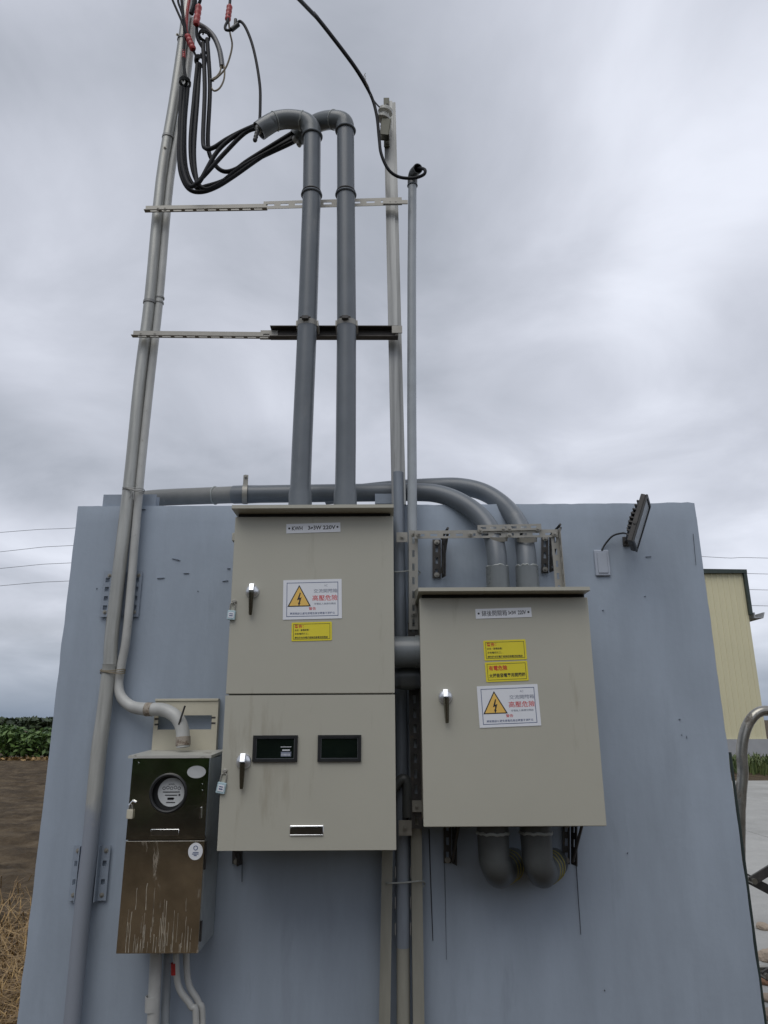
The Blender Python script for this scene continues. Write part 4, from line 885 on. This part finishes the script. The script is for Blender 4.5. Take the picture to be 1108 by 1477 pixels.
    box(bm, cc.x-dr*.25, cc.x+dr*.2, cc.y-.0012, cc.y-.0004, cc.z+dr*-.52, cc.z+dr*-.36); box(bm, cc.x+dr*.55, cc.x+dr*.68, cc.y-.0012, cc.y-.0004, cc.z+dr*-.25, cc.z+dr*-.12); obj('print_mark', bm, m_ink, fc, smooth=False)
    M = frame((cc.x-dr, cc.y, cc.z-dr), (1,0,0), (0,0,1)); letter(fc, M, 'kWh', dr*.78, dr*1.2, dr*1.5, dr*1.62, m_ink, .01)
    # cream backing plate behind the conduit
    a, b, c4 = at(222,1008,-.035), at(313,1006,-.035), at(219,1082,-.035); Lx, Lz = (b-a).length, a.z-c4.z; M = frame((c4.x, -.035, c4.z), (1,0,0), (0,0,1))
    pl = thing('backing_plate', c4+V((Lx/2,0,0)), 'cream steel backing plate with a cut-out behind the conduit above the meter box', 'metal plate')
    p, q = at(229,1032,-.035), at(305,1052,-.035); hs = [(p.x-c4.x, q.x-c4.x, q.z-c4.z, p.z-c4.z)]
    bm = B(); holed_plate(bm, Lx, Lz, .004, hs, M); obj('plate_face', bm, m_cream, pl, smooth=False)
    bm = B(); box(bm, 0, .006, 0, Lz, -.03, -.0004, 0, 1, M); box(bm, Lx-.006, Lx, 0, Lz, -.03, -.0004, 0, 1, M); box(bm, 0, Lx, Lz-.01, Lz, .0044, .010, .001, 1, M); obj('folded_edge', bm, m_cream, pl, smooth=False)
    bm = B()
    for (px, py) in ((226,1037),(226,1045),(308,1035),(308,1043),(231,1010),(228,1028)): 
        w = at(px, py, -.0395); box(bm, w.x-.009, w.x+.009, w.y-.0006, w.y, w.z-.0035, w.z+.0035)
    obj('slot_mark', bm, m_dark, pl, smooth=False)
    # pipes and cables leaving the box below
    def down(pts, w, m, nm, lab, cat, Yl, coup=None, extra=None):
        P = [at(a, b, Yl) for a, b in pts]; P[0].z += .12; e = P[-1]; P.append(V((e.x+(P[-1].x-P[-2].x)*.6, e.y, -.05)))
        tt = thing(nm, P[-1], lab, cat); r = rad(*pts[-1], Yl, w); sp = spline(P, 8) if len(pts) > 2 else P
        bm = B(); tube(bm, sp, r, 20); obj('tube_body', bm, m, tt)
        if coup: bm = B(); q = at(*coup, Yl); band(bm, q, V((-.05,0,1)), r*.98, r*1.16, .05); obj('coupling', bm, m, tt)
        if extra: bm = B(); q = at(*extra, Yl); band(bm, q, V((-.1,0,1)), r*.98, r*1.12, .04); obj('tape_band', bm, m_red, tt)
    down([(224,1378),(221,1477)], 18, m_cond2, 'conduit', 'thicker pale conduit leaving the meter box bottom, leftmost of the four', 'conduit', -.13, (220,1447))
    down([(240,1378),(238,1477)], 13, m_cond, 'conduit', 'slimmer grey conduit behind the thick one under the meter box', 'conduit', -.08)
    down([(251,1378),(256,1415),(275,1450),(283,1477)], 9.5, m_cond2, 'cable', 'pale cable with a red tape band hanging under the meter box', 'cable', -.14, None, (252,1397))
    down([(265,1378),(271,1412),(286,1445),(292,1477)], 9.5, m_cond2, 'cable', 'rightmost pale cable hanging under the meter box', 'cable', -.12)
mat('box_side', (.42,.44,.43), .34, .7, var=.25, vscale=8)
mat('lime', (.33,.30,.245), .7, var=.3, vscale=60)
mat('cap', (.50,.50,.46), .5, .3, var=.12, vscale=10, dirt=((.12,.09,.06), .6, 20, (1,1,1)))
mat('mirror_streaked', (.66,.60,.50), .16, 1.0, var=.3, vscale=7, bump=.16, bscale=5, dirt=((.16,.10,.055), .60, 11, (1,1,.22)))
meter_box()

# ================================================================== CABLES AT THE TOP
def cable(pts, Y0, Y1, w, lab, m=m_cable, group=None, name='cable', sub=6, cat='cable'):
    n = len(pts); P = [at(a, b, Y0+(Y1-Y0)*i/(n-1)) for i, (a, b) in enumerate(pts)]; r = rad(*pts[n//2], Y0, w)
    t = thing(name, P[-1], lab, cat, group); bm = B(); tube(bm, spline(P, sub), r, 12); obj('sheath', bm, m, t); return t, P, r
def sleeve(t, p0, p1, Y, w0, m=m_red, name='connector'):
    a, b = at(*p0, Y), at(*p1, Y); r = rad(*p0, Y, w0); bm = B(); N = 13
    tube(bm, [a+(b-a)*(k/(N-1)) for k in range(N)], [r*(.7 if k in (0, N-1) else (1.0 if k % 3 else .82)) for k in range(N)], 14); return obj(name, bm, m, t)
def cables():
    G = 'black cables looping from the left pole to the goosenecks'; lab = 'thick black cable looping down from the left pole and up into a gooseneck'
    YA, YBm = YT-.02, YT+.12
    # bundle
    LB = ('outermost black cable loop, ending behind the goosenecks','second black cable loop from the left, ending behind the goosenecks','black cable from the middle tie sweeping low to the far gooseneck','black cable from the middle tie turning up sharply to the left gooseneck mouth','short black cable bend from the right tie into the left gooseneck mouth','innermost black cable from the right tie curving into the far gooseneck','black cable of the leftmost tie rising straight to the left gooseneck mouth')
    for lb_, (pts, e) in zip(LB, (
        ([(262,126),(260,172),(258.5,225),(262,254),(273,273),(290,277),(312,270),(338,254),(375,228),(423,198),(440,187)], YBm),
        ([(271,126),(266.5,182),(268,240),(281,269),(300,268),(330,257),(362,234),(425,204),(442,192)], YBm),
        ([(285,92),(280,143),(275,206),(279,248),(293,272),(315,266),(350,240),(423,200),(441,189)], YBm),
        ([(288,92),(285,143),(280,215),(283,255),(288,262),(314,218),(345,192),(372,181),(392,176)], YA),
        ([(293,62),(295.5,128),(293,200),(297,214),(308,213),(327,201),(350,189),(374,179),(393,174)], YA),
        ([(299,56),(303,126),(300,206),(308,234),(322,247),(340,244),(360,230),(423,191),(440,184)], YBm),
        ([(266,128),(263,185),(263,235),(274,268),(290,258),(323,222),(353,192),(374,184),(392,180)], YA))):
        cable(pts, -.11-random.uniform(0,.05), e, 6.3, lb_, group=G)
    # feeder wires coming down the pole head
    t, P, r = cable([(243,-18),(249,0),(262,30),(270,50),(277,68),(284,84),(286,92)], -.2, -.12, 3.4, 'thin black wire with a diagonal red connector crossing the pole head'); sleeve(t, (270,51), (279,72), -.15, 9.5)
    t, P, r = cable([(259,-15),(262,0),(266,43),(265,87),(268,112),(269,120),(263,128)], -.17, -.12, 4.2, 'black wire with red tape running straight down the pole head'); sleeve(t, (265.3,72), (265.3,84), -.146, 5, name='tape_band')
    t, P, r = cable([(290,-15),(289,0),(286,10),(284,38),(285,55),(293,70),(296,78)], -.19, -.12, 4.6, 'black wire with an upright red connector right of the pole head'); sleeve(t, (287,8), (283,36), -.17, 9.5)
    t, P, r = cable([(276,-15),(273,0),(270,20),(269,45),(274,62)], -.11, -.10, 4.5, 'red sleeved wire close against the pole head', m=m_red)
    t, P, r = cable([(262,-15),(257,0),(261,14),(266,30),(268,44)], -.2, -.16, 3.4, 'short thin black wire at the very top left of the pole head')
    t, P, r = cable([(280,-15),(281,2),(279,12),(276,20)], -.14, -.12, 7, 'black clamp tail at the very top of the left pole')
    t, P, r = cable([(283,45),(288,58),(293,72),(297,84),(296,100),(293,117)], -.12, -.12, 2.2, 'hair-thin black wire behind the cable loops')
    # straps at the loop heads
    for (x, y, w, lb) in ((267,119,15,'black tie at the head of the leftmost cable loop'),(289,88,15,'black tie at the head of the middle cable loop'),(295,52,15,'black tie at the head of the right cable loop')):
        bm = B(); c = at(x, y, -.125)
        for k in range(3): ring(bm, c+V((0,0,.008*(k-1))), V((.12,.1,1)), rad(x, y, -.125, w), .005, 20, 6, .003)
        tube(bm, [c+V((-.01,0,.01)), c+V((.004,-.01,.045)), c+V((.012,0,.02))], .005, 8); obj('cable_tie', bm, m_black, label=lb, cat='cable tie')
    # thick grey flexible conduit with tan wires
    t, P, r = cable([(281,33),(288,36),(299,43),(309,54),(316,70),(319,84),(320.5,96)], -.10, -.13, 7.5, 'thick grey flexible conduit arching right from the pole head', m=m_greycab, cat='conduit', name='flexible_conduit')
    for pts in ([(319,92),(318,102),(313,110),(306,115),(304,124),(309,131),(317,127),(323,115),(324,100),(321,92)],):
        P_ = [at(a, b, -.135) for a, b in pts]; bm = B(); tube(bm, spline(P_, 5), rad(312, 110, -.135, 2.6), 8); obj('wire', bm, m_tan, t)
    bm = B(); c = at(305.5, 116, -.137); tube(bm, [c+V((-.008,0,0)), c+V((.012,0,.004))], .009, 10); obj('crimp', bm, m_black, t)
    # long single lead to the gooseneck mouth
    t, P, r = cable([(333,-15),(332,0),(331,10),(329,28),(325,38),(326,43),(332,43.5),(338,40),(343,33),(347,31),(354,39),(363,61),(370,90),(375,124),(375.5,150),(374.5,175),(371,192),(368,203)], -.22, -.28, 4.0, 'long black lead with red connector arching down past the left gooseneck'); sleeve(t, (331.5,8), (328.5,30), -.223, 8.5)
    bm = B(); a, b = at(334,43,-.245), at(344,35,-.245); tube(bm, [a, (a+b)/2, b], .013, 12); q = at(339.5,37,-.245); tube(bm, [q, at(340,28,-.245)], .009, 10); obj('clamp', bm, m_black, t)
    sleeve(t, (372,186), (367.5,204), -.279, 6.5, m_black, 'end_boot')
    cable([(330,31),(332,48),(335,64),(332,81),(325,99),(313,112),(305,116)], -.226, -.137, 2.7, 'thin brown wire hanging in a bow from the red connector', m=m_tan)
    # overhead service drop to the insulator and the right conduit
    pts = [(432,0),(452,20),(480,55),(510,95),(528,124),(538,145),(544,170),(547,200),(550,222),(560,244),(575,255),(596,257),(611,252),(613,245),(605,243),(597,248)]
    Ys = [-.75,-.62,-.46,-.3,-.22,-.19,-.185,-.18,-.18,-.17,-.16,-.17,-.19,-.19,-.15,-.09]
    P = [at(a, b, y) for (a, b), y in zip(pts, Ys)]; d = (P[0]-P[1]).normalized(); P = [P[0]+d*6+V((0,0,.5)), P[0]+d*2.2+V((0,0,.06))]+P
    t = thing('service_cable', P[-1], 'black overhead service cable running down from the sky past the insulator into the conduit', 'cable')
    bm = B(); tube(bm, spline(P, 6), rad(500, 85, -.35, 4.6), 12); obj('sheath', bm, m_cable, t)
    Q = [P[0]+V((.006,.004,.012)), P[1]+V((.004,.004,.01))]+[at(a+2.2, b-1.2, y) for (a, b), y in zip(pts[:5], Ys[:5])]+[at(535,138,-.2), at(545,152,-.18), at(556,160,-.16)]
    bm = B(); tube(bm, spline(Q, 6), rad(500, 85, -.35, 2.2), 8); obj('bearer_wire', bm, m_greycab, t)
    bm = B()
    for k in range(6): q = at(524+k*1.4, 112+k*2.6, -.235); tube(bm, [q, q+V((.012-.004*k,-.004,.026-.005*k))], .0016, 5)
    obj('frayed_ends', bm, m_tan, t)
cables()

# ================================================================== FLOODLIGHT AND OUTLET
def flood():
    yb = -.012; a, b = at(856.5,793,yb), at(881.5,830.5,yb); M = frame((a.x, -.001, b.z), (1,0,0), (0,0,1)); w, h = b.x-a.x, a.z-b.z
    t = thing('outlet_box', (a.x+w/2, 0, b.z), 'small flat grey outlet cover on the wall below the floodlight', 'outlet')
    bm = B(); box(bm, 0, w, 0, h, 0, .014, .006, 3, M); obj('cover', bm, m_box, t)
    bm = B(); box(bm, w*.17, w*.83, h*.10, h*.90, .0135, .018, .003, 2, M); obj('lid', bm, m_box, t)
    # lamp
    c = at(921, 754, -.17); n = V((.84,-.42,-.34)).normalized(); u = V((.30,.0,1)); u = (u-n*u.dot(n)).normalized(); M = frame(c, n, u)   # x = facing, y = up along the panel
    t = thing('floodlight', c+V((0,0,-.15)), 'black finned floodlight tilted on its bracket at the top right of the wall', 'floodlight')
    L, Wd = .114, .072
    bm = B(); box(bm, -.012, .010, -L, L, -Wd, Wd, .004, 2, M); body = obj('lamp_body', bm, m_dark, t)
    bm = B(); holed_plate(bm, 2*Wd, 2*L, .008, [(.010, 2*Wd-.010, .010, 2*L-.010)], M @ Matrix(((0,0,1,.0105),(0,1,0,-L),(-1,0,0,Wd),(0,0,0,1)))); obj('bezel', bm, m_black, t, smooth=False)
    bm = B(); box(bm, .0103, .0135, -L+.011, L-.011, -Wd+.011, Wd-.011, 0, 1, M); obj('lens', bm, m_lens, t, smooth=False)
    for k in range(9):
        y = -L*.72+L*1.44*k/8; hgt = .010+.012*math.sin(PI*(k+.5)/9); bm = B(); box(bm, -.012-hgt, -.0115, y-.0035, y+.0035, -Wd*.8, Wd*.8, .001, 1, M); obj('fin', bm, m_dark, body, smooth=False)
    bm = B(); box(bm, -.036, -.020, -L*.35, L*.35, -Wd*.45, Wd*.45, .004, 1, M); obj('driver_box', bm, m_dark, body)
    bm = B(); w = at(905, 781, -.01); P1 = M @ V((0,-L*.25,Wd+.004)); P2 = M @ V((0,-L*.25,-Wd-.004)); tube(bm, spline([P1, P1*.55+w*.45+V((-.01,0,0)), w+V((-.012,-.03,0)), w+V((-.008,0,0))], 4), .007, 6); tube(bm, spline([P2, P2*.55+w*.45+V((.01,0,0)), w+V((.012,-.03,0)), w+V((.008,0,0))], 4), .007, 6); box(bm, w.x-.022, w.x+.022, -.016, -.006, w.z-.022, w.z+.022, .002, 1); obj('bracket', bm, m_dark, t)
    P = [at(868,794,-.014), at(873,785,-.018), at(884,773,-.035), at(898,769,-.06), at(907,770,-.10), M @ V((-.04,-L*.3,0))]
    bm = B(); tube(bm, spline(P, 5), .0042, 8); obj('cord', bm, m_black, t)
flood()

# ================================================================== BACKGROUND: WAREHOUSE, GATE, WIRES
def warehouse():
    yw = pv+9.0; xr = at(1098, 1010, yw).x; xl = xr-19; zt = at(1050, 824, yw).z; ze = at(1078, 887, yw).z; zp = at(1080, 1066, yw).z
    t = thing('warehouse', ((xl+xr)/2, yw+6, 0), 'pale yellow metal-clad warehouse with dark trim behind the right end of the wall', 'building')
    bm = B(); poly = []; n = int((xr-xl)/.22); x = xl
    for k in range(n):
        poly += [(x, 0), (x+.13, 0), (x+.15, -.022), (x+.20, -.022)]; x += .22
    poly += [(xr, 0), (xr, .1), (xl, .1)]
    prism(bm, poly, (0,yw,zp), (0,yw,zt), (1,0,0), (0,1,0)); obj('cladding', bm, m_clad, t, smooth=False)
    bm = B(); box(bm, xl+.05, xr-.05, yw+.11, yw+14, 0, zt-.15); obj('rear_mass', bm, m_clad, t, smooth=False)
    bm = B(); box(bm, xl-.05, xr+.06, yw-.10, yw+.108, -.05, zp-.003); obj('plinth', bm, m_plinth, t, smooth=False)
    bm = B(); prism(bm, [(xl-.1,zt-.10),(xr+.10,zt-.10),(xr+.10,zt+.04),(xl-.1,zt+.4)], (0,yw-.16,0), (0,yw+.3,0), (1,0,0), (0,0,1)); obj('roof_trim', bm, m_trim, t, smooth=False)
    bm = B(); box(bm, xr-.02, xr+.10, yw-.14, yw+.1, ze, zt-.102); obj('corner_trim', bm, m_trim, t, smooth=False)
    bm = B(); prism(bm, [(0,0),(.34,0),(.42,.22),(.36,.22),(.30,.05),(.04,.05),(.04,.22),(0,.22)], (xr+.145,yw-.12,ze-.14), (xr+.145,yw+10,ze-.14), (1,0,0), (0,0,1)); obj('gutter', bm, m_plinth, t, smooth=False)
    bm = B(); prism(bm, [(xl-.1,zt-.1),(xr+.1,zt-.25),(xr+.1,zt-.17),(xl-.1,zt-.02)], (0,yw+.31,0), (0,yw+14.2,0), (1,0,0), (0,0,1)); obj('roof', bm, m_trim, t, smooth=False)
warehouse()
m_tubes = mat('gate_tube', (.30,.29,.26), .28, .8, var=.2, vscale=14, dirt=((.09,.075,.055), .53, 15, (1,1,.5)))
def gate():
    yg = WT+.42; y2 = yg+.50
    t = thing('retractable_gate', (1.9, yg+.2, 0), 'stainless retractable scissor gate with arched tubes at the right edge of the wall', 'gate')
    pts = [(1078.5,1262),(1072.5,1220),(1074,1175),(1076,1116),(1082,1063),(1088,1040),(1097,1028),(1110,1025),(1124,1030),(1134,1045)]
    P = [at(a, b, yg) for a, b in pts]; r = rad(1078, 1110, yg, 15); X0 = P[2].x
    top = max(p.z for p in P)
    def arch(x, w, back):
        q = [V((x-.24,yg,.09)), V((x-.10,yg,(top-.42)*.5)), V((x-.02,yg,top-.50))]
        for k in range(0, 11): a = PI*k/10; q.append(V((x+.02+back*.5*(1-math.cos(a)), yg+.0*k, top-.32+.32*math.sin(a))))
        q += [V((x+.04+back,yg,top-.50)), V((x+.12+back,yg,(top-.42)*.5)), V((x+.26+back,yg,.09))]
        return q
    w = .34
    for k in range(4):
        bm = B(); tube(bm, spline(arch(X0+k*.95, w, w), 3), r, 16); obj('arched_tube', bm, m_tubes, t)
        for xx in (X0+k*.95-.24, X0+k*.95+w+.26):
            bm = B(); tube(bm, [(xx,yg-.02,.045+.0851),(xx,yg+.02,.045+.0851)], .045, 16); obj('wheel', bm, m_black, t)
    for (zc, zh) in ((at(1078,1268,yg).z,.16), (at(1078,1268,yg).z-.42,.16)):
        for k in range(7):
            x = X0-.02+k*.31
            for s in (1, -1):
                A_, B_ = V((x,yg-.035*s,zc-zh*0)), V((x+.31,yg-.035*s,zc+s*zh)); 
                if k % 2: A_, B_ = V((x,yg-.035*s,zc+s*zh)), V((x+.31,yg-.035*s,zc))
                bm = B(); M = frame(A_, B_-A_, V((0,1,0))); box(bm, -.01, (B_-A_).length+.01, -.006, .006, -.022, .022, .002, 1, M); obj('scissor_bar', bm, m_dark, t, smooth=False)
            if k % 2 == 0: bm = B(); tube(bm, [(x,yg-.06,zc),(x,yg+.06,zc)], .014, 12); obj('pivot', bm, m_tubes, t)
    bm = B(); box(bm, X0-.1, X0+2.3, yg-.012, yg+.012, .30, .33, .003, 1); obj('lower_rail', bm, m_tubes, t, smooth=False)
    # slim dark bar right behind the wall end
    p = at(1053, 1085, WT+.02); q = at(1099.5, 1440, WT+.02); bm = B(); e = q+(q-p)*(q.z/(p.z-q.z)); tube(bm, [p, e], .007, 8); obj('end_bar', bm, m_trim, label='slim dark upright bar just behind the right end of the wall', cat='bar')
gate()
m_stone = mat('tan_stone', (.33,.27,.21), .9, var=.2, vscale=12, bump=.3, bscale=40); m_stone2 = mat('brown_stone', (.22,.12,.07), .9, var=.25, vscale=12, bump=.3, bscale=40)
def rubble():
    for k, (px, py, w, m, lab) in enumerate(((1101,1340,16,m_stone,'pale pinkish stone on the yard, farthest back beside the gate'),(1104,1419,15,m_stone2,'reddish brown stone on the yard beside the gate'),(1106,1442,15,m_stone,'tan stone just below the reddish brown stone by the gate'),(1112,1385,26,m_stone,'broad flat tan stone at the right edge by the gate'),(1113,1470,22,m_stone,'nearest tan stone at the bottom right corner'))):
        p = atg(px, py, .085); s = w/2*(-(CROT.transposed() @ (p-CAM)).z)/FPX; bm = B(); bmesh.ops.create_icosphere(bm, subdivisions=3, radius=s*1.25)
        for v in bm.verts: v.co *= 1+.35*noise.noise(v.co*14+V((k*5,0,0)))+.12*noise.noise(v.co*50); v.co.z *= .62
        bmesh.ops.translate(bm, verts=bm.verts[:], vec=p+V((0,0,s*.35))); obj('stone', bm, m, smooth=False, label=lab, cat='stone', group='loose stones behind the gate')
rubble()
def wires():
    yw = 26
    for (l0, l1, r0, r1, lab) in ((768,762,803,805,'topmost'),(796,787,826,828,'second'),(820,812,850,851,'third'),(845,838,873,874,'lowest')):
        A_ = [at(-420, l0+4.2*(l0-l1)+10, yw), at(0, l0, yw), at(100, l1, yw), at(330, l1-9, yw), at(680, (l1+r0)/2-5, yw), at(1018, r0, yw), at(1108, r1, yw), at(1500, r1+14, yw)]
        bm = B(); tube(bm, spline(A_, 6), .009, 6); obj('overhead_wire', bm, m_greycab, label=lab+' of the thin overhead wires crossing behind the wall', cat='wire', group='overhead wires behind the wall')
wires()
